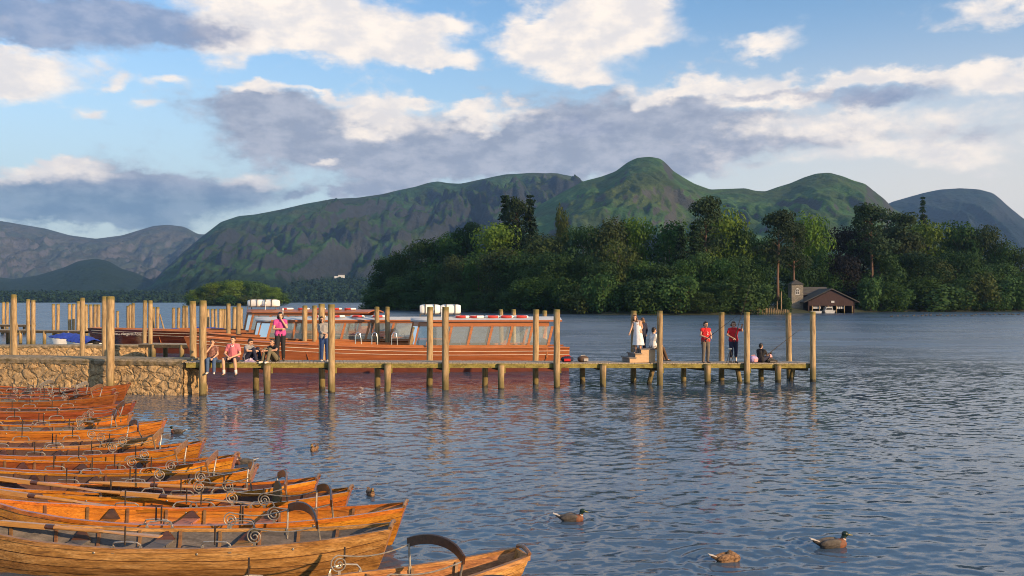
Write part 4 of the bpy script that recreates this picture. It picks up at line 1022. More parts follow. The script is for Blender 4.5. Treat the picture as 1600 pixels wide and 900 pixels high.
def motorboat(label, px, d, rz, L=4.2, white=True):
    root = thing('motor_boat', label, 'boat', G(px, d), rz, 'covered motor boats'); b = MB()
    hb = lambda s: .85 * np.interp(s, [0, .1, .3, .6, 1], [.05, .45, .85, 1, .92])
    for side in (-1, 1):
        rows = [[Vector((-L / 2 + s * L + .5 * (1 - k / 6) * max(0, 1 - s / .2), side * hb(s) * (.4 + .6 * (k / 6) ** .5) , -.25 + (.95 + .2 * (1 - s)) * k / 6)) for k in range(7)] for s in np.linspace(0, 1, 24)]
        b.grid(rows)
    b.add([rows[-1][k] for k in range(7)] + [Vector((r_.x, -r_.y, r_.z)) for r_ in reversed(rows[-1])], [tuple(range(14))])
    b.build('hull', M['white'], root, 40, True)
    b = MB(); rows = [[Vector((-L / 2 + s * L, y_ * hb(s) * 1.03, .72 + .2 * (1 - s) + .38 * (1 - y_ * y_) * np.interp(s, [0, .15, .4, .8, 1], [.1, .5, 1, .9, .5]) + .03 * math.sin(s * 40 + y_ * 5))) for y_ in np.linspace(-1, 1, 11)] for s in np.linspace(0, 1, 30)]
    b.grid(rows); b.build('cover', M['bluetarp'], root, 60)
    b = MB(); b.box((L / 2 + .12, 0, .55), (.25, .32, .5)); b.box((L / 2 + .15, 0, .05), (.1, .12, .8)); b.build('outboard_motor', M['black'], root, 0)
motorboat('white motor boat under blue cover by the far left walkway', 108, 62, R(8), 2.7)
motorboat('white motor boat under blue cover beside the dark launch bow', 127, 57.5, R(-20), 2.2)
motorboat('blue covered motor boat moored behind the dark launch hull, left one', 283, 72, R(5), 4.4)
motorboat('blue covered motor boat moored behind the dark launch hull, near the post row', 318, 76, R(5), 5.0)

# ------------------------------------------------------------------ boathouse on the island
def boathouse():
    d = 247.0; o = G(1299, d); 
    M['barn'] = nmat('dark_red_boards', [(.3, (.035, .018, .018)), (.7, (.065, .034, .032))], 1.2, (6, 1, .4), .8, .1)
    M['slate'] = nmat('mossy_slate', [(.3, (.045, .042, .042)), (.55, (.085, .078, .072)), (.8, (.10, .10, .05))], .6, (1, 1, 3), .8, .2)
    sc = d / F; hw = 41 * sc; eave = H - (471 - HY) * sc; ap = H - (452 - HY) * sc; gz = H - (490 - HY) * sc
    root = thing('boathouse', 'dark red timber boathouse with open front and slate gable roof on the island shore', 'boathouse', (o.x, o.y, 0))
    Lh = 17.0
    b = MB(); b.prism([(-hw * .86, 0, eave - 1.2), (hw * .86, 0, eave - 1.2), (hw * .86, 0, eave), (0, 0, ap - .25), (-hw * .86, 0, eave)], (0, .25, 0)); b.build('gable_wall', M['barn'], root, 0)
    for s in (-1, 1):
        b = MB(); b.box((s * hw * .86, Lh / 2, (eave - .4) / 2), (.25, Lh, eave + .5)); b.build('side_wall', M['barn'], root, 0)
        b = MB(); b.prism([(0, -.5, ap), (s * hw * 1.06, -.5, eave - .35), (s * hw * 1.06, -.5, eave - .12), (0, -.5, ap + .25)], (0, Lh + 1, 0)); b.build('roof_slope', M['slate'], root, 0, True)
    b = MB(); b.box((0, Lh, eave / 2), (hw * 1.7, .25, eave + .6)); b.build('back_wall', M['barn'], root, 0)
    for x in (-.72, -.45, -.12, .2, .5, .8):
        b = MB(); b.box((x * hw, .12, eave / 2 - .6), (.22, .22, eave)); b.build('bay_post', M['post'], root, 0)
    b = MB(); b.box((.05 * hw, -.06, eave - .1), (.9, .04, .55)); b.build('white_notice', M['greyroof'], root, 0)
    for x in (-.55, -.1, .35):
        for k in range(4):
            b = MB(); b.box((x * hw + k * .55 - .7, .3, eave - 1.75), (.4, .05, .6)); b.build('window_pane', M['greyroof'], root, 0)
    lw = thing('boathouse_wing', 'lower slate roofed wing between the stone tower and the boathouse', 'building', (G(1266, d + 8).x, d + 8, 0))
    wl = 20 * sc; zt = H - (448 - HY) * sc * 1.03
    b = MB(); b.box((0, 3, zt / 2 - 1.2), (wl * 2, 6, zt - 1.6)); b.build('wall', M['barn'], lw, 0)
    b = MB(); b.prism([(-wl, -.4, zt - 2.4), (-wl, 3, zt), (-wl, 6.4, zt - 2.4)], (wl * 2.6, 0, 0)); b.build('roof', M['slate'], lw, 0, True)
    tw = thing('stone_tower', 'small square grey stone tower with pointed slate roof beside the boathouse', 'tower', (G(1246, d + 3).x, d + 3, 0)); a = 9.2 * sc; zt = H - (444 - HY) * sc
    b = MB(); b.box((0, a, zt / 2 - .5), (2 * a, 2 * a, zt + 1)); b.build('wall', M['towerstone'], tw, 0)
    b = MB(); ov = a * 1.18; b.add([(-ov, a - ov, zt), (ov, a - ov, zt), (ov, a + ov, zt), (-ov, a + ov, zt), (0, a, H - (436 - HY) * sc)], [(0, 1, 4), (1, 2, 4), (2, 3, 4), (3, 0, 4), (3, 2, 1, 0)]); b.build('roof', M['slate'], tw, 0)
    fr = MB(); zc = zt - 2.0; w_, h_ = .55, .95
    pts = [(-w_, -.05, zc - h_), (w_, -.05, zc - h_), (w_, -.05, zc + h_ * .4), (.28, -.05, zc + h_ * .85), (0, -.05, zc + h_), (-.28, -.05, zc + h_ * .85), (-w_, -.05, zc + h_ * .4)]
    fr.prism(pts, (0, .1, 0)); f = fr.build('window', M['white'], tw, 0, True)
    b = MB(); b.prism([(x * .8, -.08, zc + (z - zc) * .85) for x, y, z in pts], (0, .02, 0)); b.build('pane', M['ingrey'], f, 0, True)
    b = MB(); b.box((0, -.1, zc), (.06, .03, 1.5)); b.box((0, -.1, zc), (.85, .03, .06)); b.build('glazing_bar', M['white'], f, 0)
    mb = thing('moored_boat', 'white cabin boat moored inside the open boathouse front', 'boat', (G(1297, d - 1.5).x, d - 1.5, 0)); b = MB()
    b.prism([(-1.2, 0, 0), (1.2, 0, 0), (1.5, 0, .75), (-1.5, 0, .75)], (0, 4.5, 0)); b.build('hull', M['greyroof'], mb, 0, True)
    b = MB(); b.prism([(-1.1, .6, .75), (1.1, .6, .75), (.8, .6, 1.7), (-.8, .6, 1.7)], (0, 2.2, 0)); c = b.build('cabin', M['greyroof'], mb, 0, True)
    b = MB(); b.prism([(-.9, .56, .95), (.9, .56, .95), (.7, .56, 1.45), (-.7, .56, 1.45)], (0, .03, 0)); b.build('windscreen', M['black'], c, 0, True)
    mb = thing('moored_boat', 'low white dinghy moored at the left bay of the boathouse', 'boat', (G(1276, d - 1.5).x, d - 1.5, 0)); b = MB()
    b.prism([(-1.3, 0, 0), (1.3, 0, 0), (1.5, 0, .6), (-1.5, 0, .6)], (0, 4, 0)); b.build('hull', M['greyroof'], mb, 0, True)
    b = MB(); b.box((0, 2, .63), (2.2, .3, .05)); b.build('thwart', M['darkbeam'], mb, 0)
    pf = thing('stake_jetty', 'row of old wooden stakes and rail left of the boathouse', 'jetty', (G(1200, 220).x, 220, 0)); s2 = 220 / F
    for k in range(19):
        x = (1183 + k * 2.75 - 1200) * s2; h_ = random.uniform(1.2, 1.75)
        b = MB(); b.tube([(x, 0, -.8), (x + random.uniform(-.08, .08), 0, h_)], .13, 6); b.build('stake', M['post'], pf)
    for x, h_ in ((1173, 1.4), (1166, 1.5), (1214.5, 3.4), (1221, 5.8)):
        b = MB(); b.tube([((x - 1200) * s2, .1, -.8), ((x - 1200) * s2, .1, h_)], .12, 6); b.build('stake', M['post'], pf)
    b = MB(); b.beam(((1162 - 1200) * s2, .2, 1.0), ((1232 - 1200) * s2, .2, .75), .1, .12); b.build('rail', M['post'], pf, 0)
boathouse()
hs = thing('white_house', 'tiny white house among the far woods below the ridge', 'house', P(533, 434, 2080)); b = MB(); b.box((0, 4, 3), (14, 8, 7)); b.build('wall', M['white'], hs, 0)
b = MB(); b.prism([(-7.5, -.6, 6.5), (-7.5, 4, 10), (-7.5, 8.6, 6.5)], (15, 0, 0)); b.build('roof', M['slate'], hs, 0, True)
b = MB(); b.box((-12, 4, 1.5), (8, 6, 5)); b.build('wing', M['white'], hs, 0)
# ------------------------------------------------------------------ things on the jetty
def steps():
    d0 = jp(985, .1).y; sc = d0 / F; a = jp(984, .12); x1 = (1026 - 984) * sc
    root = thing('boarding_steps', 'three step wooden boarding steps with plywood side standing on the jetty', 'steps', a, math.atan2(JU.y, JU.x))
    run = x1 / 4.0; hh = [.17, .34, .52]
    prof = [(0, 0, 0), (x1, 0, 0), (x1, 0, .52), (run * 1.8, 0, .52), (run * 1.8, 0, .34), (run * .9, 0, .34), (run * .9, 0, .17), (0, 0, .17)]
    for y in (0, .86):
        b = MB(); b.prism([(p[0], y, p[2] - .0) for p in prof], (0, .035, 0)); b.build('side_panel', M['step'], root, 0, True)
    for k, z in enumerate(hh):
        x0 = run * .9 * k; xe = run * .9 * (k + 1) + .03 if k < 2 else x1
        b = MB(); b.box(((x0 + xe) / 2 - .02, .45, z + .022), (xe - x0 + .05, .98, .04)); b.build('tread', M['tread'], root, 0)
        b = MB(); b.box((x0 + .012, .45, z - .075), (.025, .80, .15)); b.build('riser', M['tread'], root, 0)
    return a, run
STEP_P, STEP_RUN = steps()

# ------------------------------------------------------------------ people
TMP = []
def remesh(mb, voxel, mats, sm=2, fn=None, name='body'):
    me = mb.mesh(name, None, 0); o = bpy.data.objects.new('tmp', me); COL.objects.link(o)
    md = o.modifiers.new('r', 'REMESH'); md.mode = 'VOXEL'; md.voxel_size = voxel; md.use_smooth_shade = True
    if sm: s_ = o.modifiers.new('s', 'SMOOTH'); s_.factor = .5; s_.iterations = sm
    bpy.context.view_layer.update()
    r_ = bpy.data.meshes.new_from_object(o.evaluated_get(bpy.context.evaluated_depsgraph_get()))
    bpy.data.objects.remove(o); bpy.data.meshes.remove(me)
    r_.materials.clear(); r_.name = name
    for m in mats: r_.materials.append(m)
    if fn:
        for p in r_.polygons: p.material_index = fn(p.center)
    r_.polygons.foreach_set('use_smooth', [True] * len(r_.polygons))
    return r_
def ob(name, me, parent):
    o = bpy.data.objects.new(name, me); COL.objects.link(o); o.parent = parent; return o
M['skin'] = plain('skin', (.52, .30, .20), .55, .06, 12); M['skin2'] = plain('skin_tanned', (.42, .23, .15), .55, .06, 12)
M['hairdk'] = nmat('hair_dark', [(.3, (.010, .008, .007)), (.7, (.035, .025, .02))], 30, (1, 1, .2), .5); M['hairbr'] = nmat('hair_brown', [(.3, (.07, .035, .018)), (.7, (.16, .085, .045))], 30, (1, 1, .2), .5)
M['lip'] = plain('lip', (.30, .09, .08), .5, .05); M['eye'] = plain('eye', (.015, .012, .012), .3, .1)
def cloth(n, c, **k):
    M[n] = plain('cloth_' + n, c, .85, .16, 9, bump=.15, **k); return M[n]
for n, c in dict(pinkpolo=(.60, .16, .19), magenta=(.55, .07, .27), jeans=(.055, .10, .20), bluejeans=(.02, .05, .16), navy=(.018, .02, .045), darkshorts=(.045, .032, .045), blackc=(.018, .017, .02), khaki=(.14, .12, .075),
                 greytop=(.28, .27, .27), plaid=(.20, .085, .065), whitec=(.72, .70, .70), redc=(.50, .015, .02), greytr=(.13, .11, .09), browntr=(.075, .045, .032), greyshirt=(.24, .24, .26), shoew=(.6, .57, .52), shoed=(.03, .028, .028), sock=(.6, .58, .55), lilac=(.36, .28, .50), pinkc=(.6, .28, .28), towel=(.62, .52, .58)).items(): cloth(n, c)
M['plaid'] = nmat('cloth_plaid', [(.42, (.12, .04, .035)), (.5, (.34, .17, .13)), (.58, (.10, .045, .04))], 16, (1, 1, 1.6), .85, .1, 2)
def v3(*a): return Vector(a)
STAND = dict(pel=v3(0, 0, .95), chest=v3(0, .0, 1.28), neck=v3(0, .0, 1.45), head=v3(0, -.02, 1.60),
             shR=v3(-.17, 0, 1.40), elR=v3(-.23, .02, 1.13), wrR=v3(-.24, -.08, .90), shL=v3(.17, 0, 1.40), elL=v3(.23, .02, 1.13), wrL=v3(.24, -.08, .90),
             hipR=v3(-.09, 0, .92), knR=v3(-.10, -.03, .50), anR=v3(-.105, .02, .08), hipL=v3(.09, 0, .92), knL=v3(.10, -.03, .50), anL=v3(.105, .02, .08))
SIT = dict(STAND, pel=v3(0, .0, .12), chest=v3(0, -.02, .44), neck=v3(0, -.04, .60), head=v3(0, -.07, .75), shR=v3(-.17, -.02, .55), shL=v3(.17, -.02, .55), elR=v3(-.22, -.08, .30), elL=v3(.22, -.08, .30), wrR=v3(-.07, -.26, .22), wrL=v3(.07, -.26, .22),
           hipR=v3(-.09, 0, .10), hipL=v3(.09, 0, .10), knR=v3(-.12, -.42, .10), knL=v3(.12, -.42, .10), anR=v3(-.12, -.42, -.34), anL=v3(.12, -.42, -.34))
def person(label, loc, yaw, h, J, shirt=None, sleeve=.5, legs=None, leglen=2.0, shoes='shoed', hair='hairdk', hairlen=0.0, skin='skin', look=0.0, nod=0.0, headk=1.0, dress=None, sock=None, collar=None, girth=1.0, pony=False, headlean=0.0):
    root = thing('person', label, 'person', loc, yaw); k = h / 1.72; root.scale = (k, k, k)
    g = girth; b = MB(); J = {n: p.copy() for n, p in J.items()}
    hp = J['head']; q = Matrix.Rotation(look, 3, 'Z') @ Matrix.Rotation(nod, 3, 'X') @ Matrix.Rotation(headlean, 3, 'Y')
    def hd(x, y, z): return hp + q @ (Vector((x, y, z)) * headk)
    def torso(b, e):
        for s in ('R', 'L'):
            b.capsule(J['hip' + s] + v3(0, 0, .02), .105 * g + e, J['pel'].lerp(J['chest'], .45) + (J['sh' + s] - J['chest']) * .34, .090 * g + e)
            b.capsule(J['pel'].lerp(J['chest'], .45) + (J['sh' + s] - J['chest']) * .34, .090 * g + e, J['sh' + s] * .80 + J['chest'] * .20 - v3(0, 0, .03), .075 * g + e)
            b.capsule(J['neck'] - v3(0, 0, .02), .05 + e, J['sh' + s], .052 + e)
        b.capsule(J['pel'], .11 * g + e, J['chest'], .115 * g + e)
    torso(b, 0)
    b.capsule(J['neck'] - v3(0, 0, .04), .056, hp + q @ v3(0, .02, -.06), .052)
    b.ell(hp + q @ v3(0, .012, .022) * headk, (.076 * headk, .093 * headk, .100 * headk), 14, 10, q); b.capsule(hd(0, -.03, -.055), .058 * headk, hd(0, -.045, -.085), .036 * headk)
    b.capsule(hd(0, -.088, .005), .012 * headk, hd(0, -.108, -.025), .016 * headk)
    for s in (-1, 1): b.ell(hd(s * .078, .012, -.005), (.012 * headk, .022 * headk, .034 * headk), 8, 6, q)
    for s, sg in (('R', -1), ('L', 1)):
        sh, el, wr = J['sh' + s], J['el' + s], J['wr' + s]
        b.capsule(sh, .050, el, .040); b.capsule(el, .041, wr, .028)
        d = (wr - el).normalized(); hdv = J.get('hand' + s); d = (hdv - wr).normalized() if hdv is not None else d
        side = d.cross(v3(0, -1, .25)); side.normalize(); nrm = side.cross(d)
        pm = wr + d * .085; b.capsule(wr, .028, wr + d * .05, .034); 
        for fi in range(4):
            o = side * (.028 - .0185 * fi) * 1.0; L_ = (.07, .082, .076, .058)[fi]; p0 = pm + o - d * .02; p1 = p0 + d * L_ * .55; p2 = p1 + (d * .75 - nrm * .65 * sg * 0 + v3(0, 0, -.35)).normalized() * L_ * .5
            b.capsule(wr + d * .03 + o * .6, .015, p0, .0115, 6); b.capsule(p0, .0110, p1, .0098, 6); b.capsule(p1, .0098, p2, .008, 6)
        t0 = wr + d * .03 + side * .03 * 1; b.capsule(t0, .013, t0 + d * .03 + side * .03, .011, 6); b.capsule(t0 + d * .03 + side * .03, .011, t0 + d * .06 + side * .035, .009, 6)
        hip, kn, an = J['hip' + s], J['kn' + s], J['an' + s]
        b.capsule(hip, .088 * g, kn, .056); b.capsule(kn, .055, kn.lerp(an, .35), .057); b.capsule(kn.lerp(an, .35), .057, an, .037)
        fd = J.get('foot' + s, v3(sg * .15, -1, -.1)).normalized(); b.capsule(an - v3(0, 0, .03), .036, an + fd * .13 - v3(0, 0, .045), .028)
    ob('body', remesh(b, .0085, [M[skin]], 2), root)
    for s in (-1, 1):
        e = MB(); e.ell(hd(s * .031, -.083, .012), (.014, .008, .008), 8, 6, q); e.build('eye', M['eye'], root)
        e = MB(); e.capsule(hd(s * .018, -.090, .030), .006, hd(s * .046, -.083, .032), .005, 6); e.build('eyebrow', M[hair], root)
    e = MB(); e.ell(hd(0, -.092, -.052), (.024, .009, .007), 8, 6, q); e.build('mouth', M['lip'], root)
    # hair
    e = MB(); e.ell(hp + q @ v3(0, .034, .045) * headk, (.088 * headk, .092 * headk, .092 * headk), 14, 10, q); e.ell(hp + q @ v3(0, .055, -.01) * headk, (.078 * headk, .062 * headk, .085 * headk), 12, 8, q)
    e.ell(hp + q @ v3(0, -.035, .098) * headk, (.066 * headk, .052 * headk, .03 * headk), 12, 8, q)
    if hairlen:
        for s in (-1, -.4, .4, 1): e.capsule(hd(s * .07, .05, .0), .034, hp + v3(s * .085, .07, -hairlen * .55), .038); e.capsule(hp + v3(s * .085, .07, -hairlen * .55), .038, hp + v3(s * .075, .06, -hairlen), .02)
        for s in (-1, 1): e.capsule(hd(s * .074, .0, .03), .026, hp + v3(s * .10, .0, -hairlen * .8), .018)
    if pony: e.capsule(hd(0, .09, .05), .035, hd(.02, .15, .02), .05)
    ob('hair', remesh(e, .012, [M[hair]], 1), root)
    def limb(b, a, c, d_, n, r0, r1, r2):
        if n <= 1: b.capsule(a, r0, a.lerp(c, n), r0 + (r1 - r0) * n)
        else: b.capsule(a, r0, c, r1); b.capsule(c, r1, c.lerp(d_, n - 1), r1 + (r2 - r1) * (n - 1))
    if shirt:
        e = MB(); torso(e, .016)
        if sleeve:
            for s in ('R', 'L'): limb(e, J['sh' + s], J['el' + s], J['wr' + s], sleeve, .068, .056, .042)
        me = remesh(e, .013, [M[shirt]], 2); o = ob('shirt', me, root)
        if collar:
            c = MB()
            for s in (-1, 1): c.beam(J['neck'] + v3(s * .055, -.02, -.005), J['neck'] + v3(s * .02, -.105, -.075), .012, .045)
            c.build('collar', M[collar], o, 0)
    if dress:
        e = MB(); rows = []
        for i in range(15):
            t = i / 14; z = J['neck'].z - .07 - t * 1.0; c = J['neck'].lerp(J['pel'], min(1, t * 1.7)); c = c + (v3(.05, 0, 0) * max(0, t - .55))
            rw = .13 + .05 * math.sin(min(1, t * 1.4) * 1.6) + .13 * max(0, t - .35)
            rows.append([Vector((c.x + math.cos(a) * rw * (1.15 if t < .3 else 1) * (1 + .05 * math.sin(a * 7 + 2) * t), c.y + math.sin(a) * rw * .8 * (1 + .06 * math.sin(a * 7) * t), z)) for a in np.linspace(0, 6.2832, 36, endpoint=False)])
        e.grid(rows, True)
        for s in (-1, 1): e.tube([J['neck'] + v3(s * .09, -.09, -.08), J['neck'] + v3(s * .10, 0, -.01), J['neck'] + v3(s * .09, .08, -.09)], .014, 6)
        e.build('dress', M[dress], root, 60)
    if legs:
        e = MB(); e.capsule(J['hipR'] + v3(0, 0, .02), .118 * g, J['hipL'] + v3(0, 0, .02), .118 * g); e.capsule(J['pel'], .12 * g, J['pel'].lerp(J['chest'], .18), .112 * g)
        for s in ('R', 'L'): limb(e, J['hip' + s], J['kn' + s], J['an' + s], leglen, .108 * g, .078, .062)
        ob('trousers' if leglen > 1.6 else 'shorts', remesh(e, .013, [M[legs]], 2), root)
    for s, sg in (('R', -1), ('L', 1)):
        an = J['an' + s]; fd = J.get('foot' + s, v3(sg * .15, -1, -.1)).normalized()
        if shoes:
            e = MB(); e.capsule(an - v3(0, 0, .025), .047, an - v3(0, 0, .045) - fd * .02, .042); e.capsule(an - v3(0, 0, .05) - fd * .02, .038, an + fd * .15 - v3(0, 0, .055), .038)
            o = ob('shoe', remesh(e, .011, [M[shoes]], 1), root)
        if sock:
            e = MB(); e.capsule(an, .044, an + (J['kn' + s] - an).normalized() * .10, .05); e.build('sock', M[sock], root)
    return root
def jz(px, off): return jp(px, off)
def J2(base, **k):
    d = {n: p.copy() for n, p in base.items()}
    for n, p in k.items(): d[n] = Vector(p)
    return d
# seated on the near edge
person('young woman in checked top and jeans sitting on jetty edge with hand to mouth', jp(332, .12), R(10), 1.62, J2(SIT, wrR=(-.02, -.14, .62), elR=(-.20, -.20, .38), handR=(.0, -.12, .72), wrL=(.08, -.40, .16), elL=(.21, -.14, .30)), 'plaid', .5, 'jeans', 2.0, 'shoew', 'hairdk', 0, look=R(5), nod=R(-6), pony=True)
person('man in pink polo shirt and dark shorts sitting on jetty edge with clasped hands', jp(365, .12), R(-4), 1.84, J2(SIT, knR=(-.20, -.42, .11), knL=(.20, -.42, .11), anR=(-.17, -.42, -.36), anL=(.24, -.40, -.36), wrR=(-.04, -.34, .17), wrL=(.05, -.34, .17), elR=(-.27, -.10, .28), elL=(.27, -.10, .28)), 'pinkpolo', .55, 'darkshorts', .9, 'shoed', 'hairdk', sock='sock', collar='whitec', girth=1.14)
KN = J2(SIT, knR=(-.12, -.40, .46), knL=(.12, -.40, .46), anR=(-.12, -.52, .07), anL=(.12, -.52, .07), pel=(0, 0, .11), chest=(0, -.06, .43), neck=(0, -.11, .58), head=(0, -.16, .71), shR=(-.17, -.08, .53), shL=(.17, -.08, .53))
person('man in grey shirt and navy trousers sitting bent over his raised knees', jp(386, .55), R(68), 1.72, J2(KN, elR=(-.26, -.22, .40), wrR=(-.12, -.44, .40), elL=(.26, -.22, .40), wrL=(.10, -.46, .42)), 'greyshirt', .6, 'navy', 2.0, 'shoed', 'hairdk', nod=R(22))
person('man in dark tee and khaki trousers sitting with arms around his raised knees', jp(430, .34), R(-28), 1.74, J2(KN, elR=(-.28, -.26, .44), wrR=(-.08, -.50, .40), elL=(.28, -.26, .44), wrL=(.02, -.53, .42)), 'blackc', .35, 'khaki', 2.0, 'shoew', 'hairdk', skin='skin2', nod=R(-8))
person('woman in magenta top and black trousers standing with a hand to her face', jp(438, .95), R(14), 1.84, J2(STAND, elR=(-.23, -.10, 1.13), wrR=(.04, -.20, 1.13), elL=(.22, -.17, 1.18), wrL=(.03, -.13, 1.48), handL=(.0, -.12, 1.6)), 'magenta', .42, 'blackc', 2.0, 'shoed', 'hairdk', .12, pony=True, nod=R(8))
person('long-haired woman in grey top and blue jeans leaning on a tall jetty post', jp(507, .62), R(12), 1.70, J2(STAND, head=(-.10, -.03, 1.60), neck=(-.05, 0, 1.46), chest=(-.02, 0, 1.29), shR=(-.20, 0, 1.38), shL=(.13, 0, 1.42), elR=(-.18, -.06, 1.13), wrR=(.02, -.15, 1.06), elL=(.20, -.06, 1.15), wrL=(.10, -.17, 1.0)), 'greytop', 1.5, 'bluejeans', 2.0, 'shoew', 'hairdk', .40, look=R(10), headlean=R(-8))
# on and by the boarding steps
sp = STEP_P
def onstep(px, off, k):
    p = jp(px, off); p.z += (.19, .36, .54)[k] + .01; return p
person('girl in a long white sundress standing on the boarding steps looking back', onstep(997, .35, 1), R(-28), 1.60, J2(STAND, head=(-.13, -.06, 1.57), neck=(-.06, 0, 1.44), chest=(-.02, 0, 1.27), shR=(-.22, -.02, 1.37), shL=(.11, 0, 1.40), elR=(-.27, -.10, 1.12), wrR=(-.30, -.22, .92), elL=(.16, .10, 1.15), wrL=(.10, -.02, .95)), None, 0, None, 0, None, 'hairbr', .30, dress='whitec', look=R(12))
person('brown-haired child in dark clothes half hidden behind the girl on the steps', onstep(1004, .78, 1), R(200), 1.46, J2(STAND), 'navy', 1.6, 'navy', 2.0, 'shoed', 'hairbr', .16)
person('man in white shirt and brown trousers seated on the top step, back turned', onstep(1020, .50, 2), R(118), 1.74, J2(SIT, knR=(-.12, -.42, .02), knL=(.14, -.44, .02), anR=(-.12, -.62, -.42), anL=(.16, -.66, -.42), elR=(-.24, -.12, .28), elL=(.24, -.12, .28), wrR=(-.12, -.36, .14), wrL=(.12, -.36, .14)), 'whitec', .6, 'browntr', 2.0, 'shoed', 'hairdk', nod=R(10))
# the anglers
boyk = dict(headk=1.06)
b1 = person('boy in red sleeveless top and grey trousers holding a rod across his body', jp(1102.5, .30), R(14), 1.70, J2(STAND, elR=(-.24, -.02, 1.15), wrR=(-.06, -.22, 1.06), elL=(.23, -.06, 1.13), wrL=(.14, -.24, 1.08)), 'redc', .18, 'greytr', 2.0, 'shoed', 'hairdk', look=R(12), nod=R(10), **boyk)
for s_ in (-1, 1):
    e = MB(); e.capsule((s_ * .05, -.0, 1.435), .058, (s_ * .165, 0, 1.385), .066); e.build('shoulder_panel', M['blackc'], b1)
text_mesh('chest_number', '2', .17, M['whitec'], b1, (-.02, -.150, 1.24), (R(90), 0, 0), .003)
person('boy in red tee and navy cropped trousers raising a rod with one hand', jp(1146, .38), R(4), 1.72, J2(STAND, elR=(-.27, .0, 1.16), wrR=(-.08, -.18, 1.04), elL=(.34, -.10, 1.34), wrL=(.27, -.22, 1.50), handL=(.28, -.25, 1.6)), 'redc', .55, 'navy', 1.5, 'shoed', 'hairbr', .06, look=R(-4), nod=R(12), sock='sock', **boyk)
person('boy in black top sitting at the jetty end facing away with a rod', jp(1188, .42), R(135), 1.62, J2(KN, knR=(-.2, -.38, .30), knL=(.2, -.38, .26), anR=(-.06, -.55, .07), anL=(.12, -.6, .07), elR=(-.25, -.2, .34), wrR=(-.06, -.40, .36), elL=(.25, -.2, .34), wrL=(.08, -.42, .38), head=(0, -.07, .74), neck=(0, -.05, .6), chest=(0, -.02, .44)), 'blackc', .5, 'navy', 1.6, 'shoew', 'hairdk', nod=R(4))
def rod(label, p0, p1, reel):
    root = thing('fishing_rod', label, 'fishing rod', p0); d = p1 - p0
    b = MB(); b.tube([(0, 0, 0), d * .13], .016, 8); b.build('handle', M['darkiron'], root)
    b = MB(); n = 14; b.tube([d * (.12 + .88 * i / n) + Vector((0, 0, -.02 * d.length * (i / n) ** 2)) for i in range(n + 1)], [.015 - .008 * i / n for i in range(n + 1)], 6); b.build('blank', M['darkiron'], root)
    b = MB(); c = d * reel; b.ell(c + Vector((0, 0, -.06)), (.045, .03, .04), 10, 8); b.tube([c, c + Vector((0, 0, -.05))], .012, 6); b.build('reel', M['black'], root)
    return root
def at(px, py, d): return P(px, py, d)
rod('fishing rod held diagonally by the boy in the sleeveless red top', at(1095, 537, 36.6), at(1152, 492, 36.2), .14)
rod('fishing rod raised upright by the boy in the red tee', at(1148, 528, 36.75), at(1172, 443, 36.6), .2)
rod('fishing rod held low by the boy seated at the jetty end', at(1197, 556, 37.5), at(1252, 512, 38.2), .14)
tp = thing('rod_rest', 'black tripod rod rest standing on the jetty beside the boy in red tee', 'tripod', jp(1141, .12))
for i, (x, y) in enumerate(((-.16, -.02), (.14, -.04), (.0, .16))): b = MB(); b.tube([(0, 0, .56), (x, y, 0)], .013, 6); b.build('leg', M['black'], tp)
b = MB(); b.box((0, 0, .59), (.14, .05, .05)); b.build('head', M['chrome'], tp)
def bag(name, label, p, size, m, m2, cat='bag', strap=True):
    root = thing(name, label, cat, p, random.random()); b = MB(); sx, sy, sz_ = size; rg = random.Random(len(label)); rows = []
    for i in range(10):
        t = i / 9; th = math.pi * (.02 + .96 * t); rows.append([Vector((sx * .5 * math.copysign(abs(math.cos(a)) ** .7, math.cos(a)) * math.sin(th) ** .55 * (1 + rg.uniform(-.06, .06)), sy * .5 * math.copysign(abs(math.sin(a)) ** .7, math.sin(a)) * math.sin(th) ** .55, sz_ * .5 * (1 - math.cos(th)) * (1 + rg.uniform(-.05, .05)))) for a in np.linspace(0, 6.2832, 18, endpoint=False)])
    b.grid(rows, True); b.build('bag_body', m, root, 60)
    b = MB(); b.tube([(-sx * .3, 0, sz_ * .85), (-sx * .2, .0, sz_ * 1.12), (sx * .2, 0, sz_ * 1.12), (sx * .3, 0, sz_ * .85)], .016, 6); b.build('strap', m2, root)
    b = MB(); b.box((0, -sy * .47, sz_ * .4), (sx * .5, sy * .16, sz_ * .45)); b.build('pocket', m2, root, 0)
    return root
bag('rucksack', 'dark blue rucksack lying on the jetty right of the launch stern', jp(886, .55), (.52, .34, .22), M['navy'], M['redc'])
bag('rucksack', 'grey and brown patterned bag lying on the jetty, right of the blue rucksack', jp(911, .55), (.5, .32, .24), M['browntr'], M['greytop'])
bag('carrier_bag', 'pale lilac bag lying on the jetty behind the seated boy', jp(1177, .38), (.42, .3, .28), M['lilac'], M['pinkc'])
bag('tackle_bag', 'dark tackle bag lying flat on the jetty beside the seated boy', jp(1205, .45), (.55, .35, .13), M['shoed'], M['strap'])
bag('drink_cooler', 'small pink tub with dark lid between the seated boy and his tackle bag', jp(1202, .75), (.24, .24, .34), M['pinkc'], M['shoed'], 'tub')
bag('handbag', 'black bag on the jetty left of the man in khaki trousers', jp(404, .40), (.55, .3, .16), M['blackc'], M['strap'])
tw = thing('folded_towel', 'crumpled white and purple towel on the jetty beside the man in pink', 'towel', jp(393, .32)); b = MB(); rg = np.random.RandomState(4)
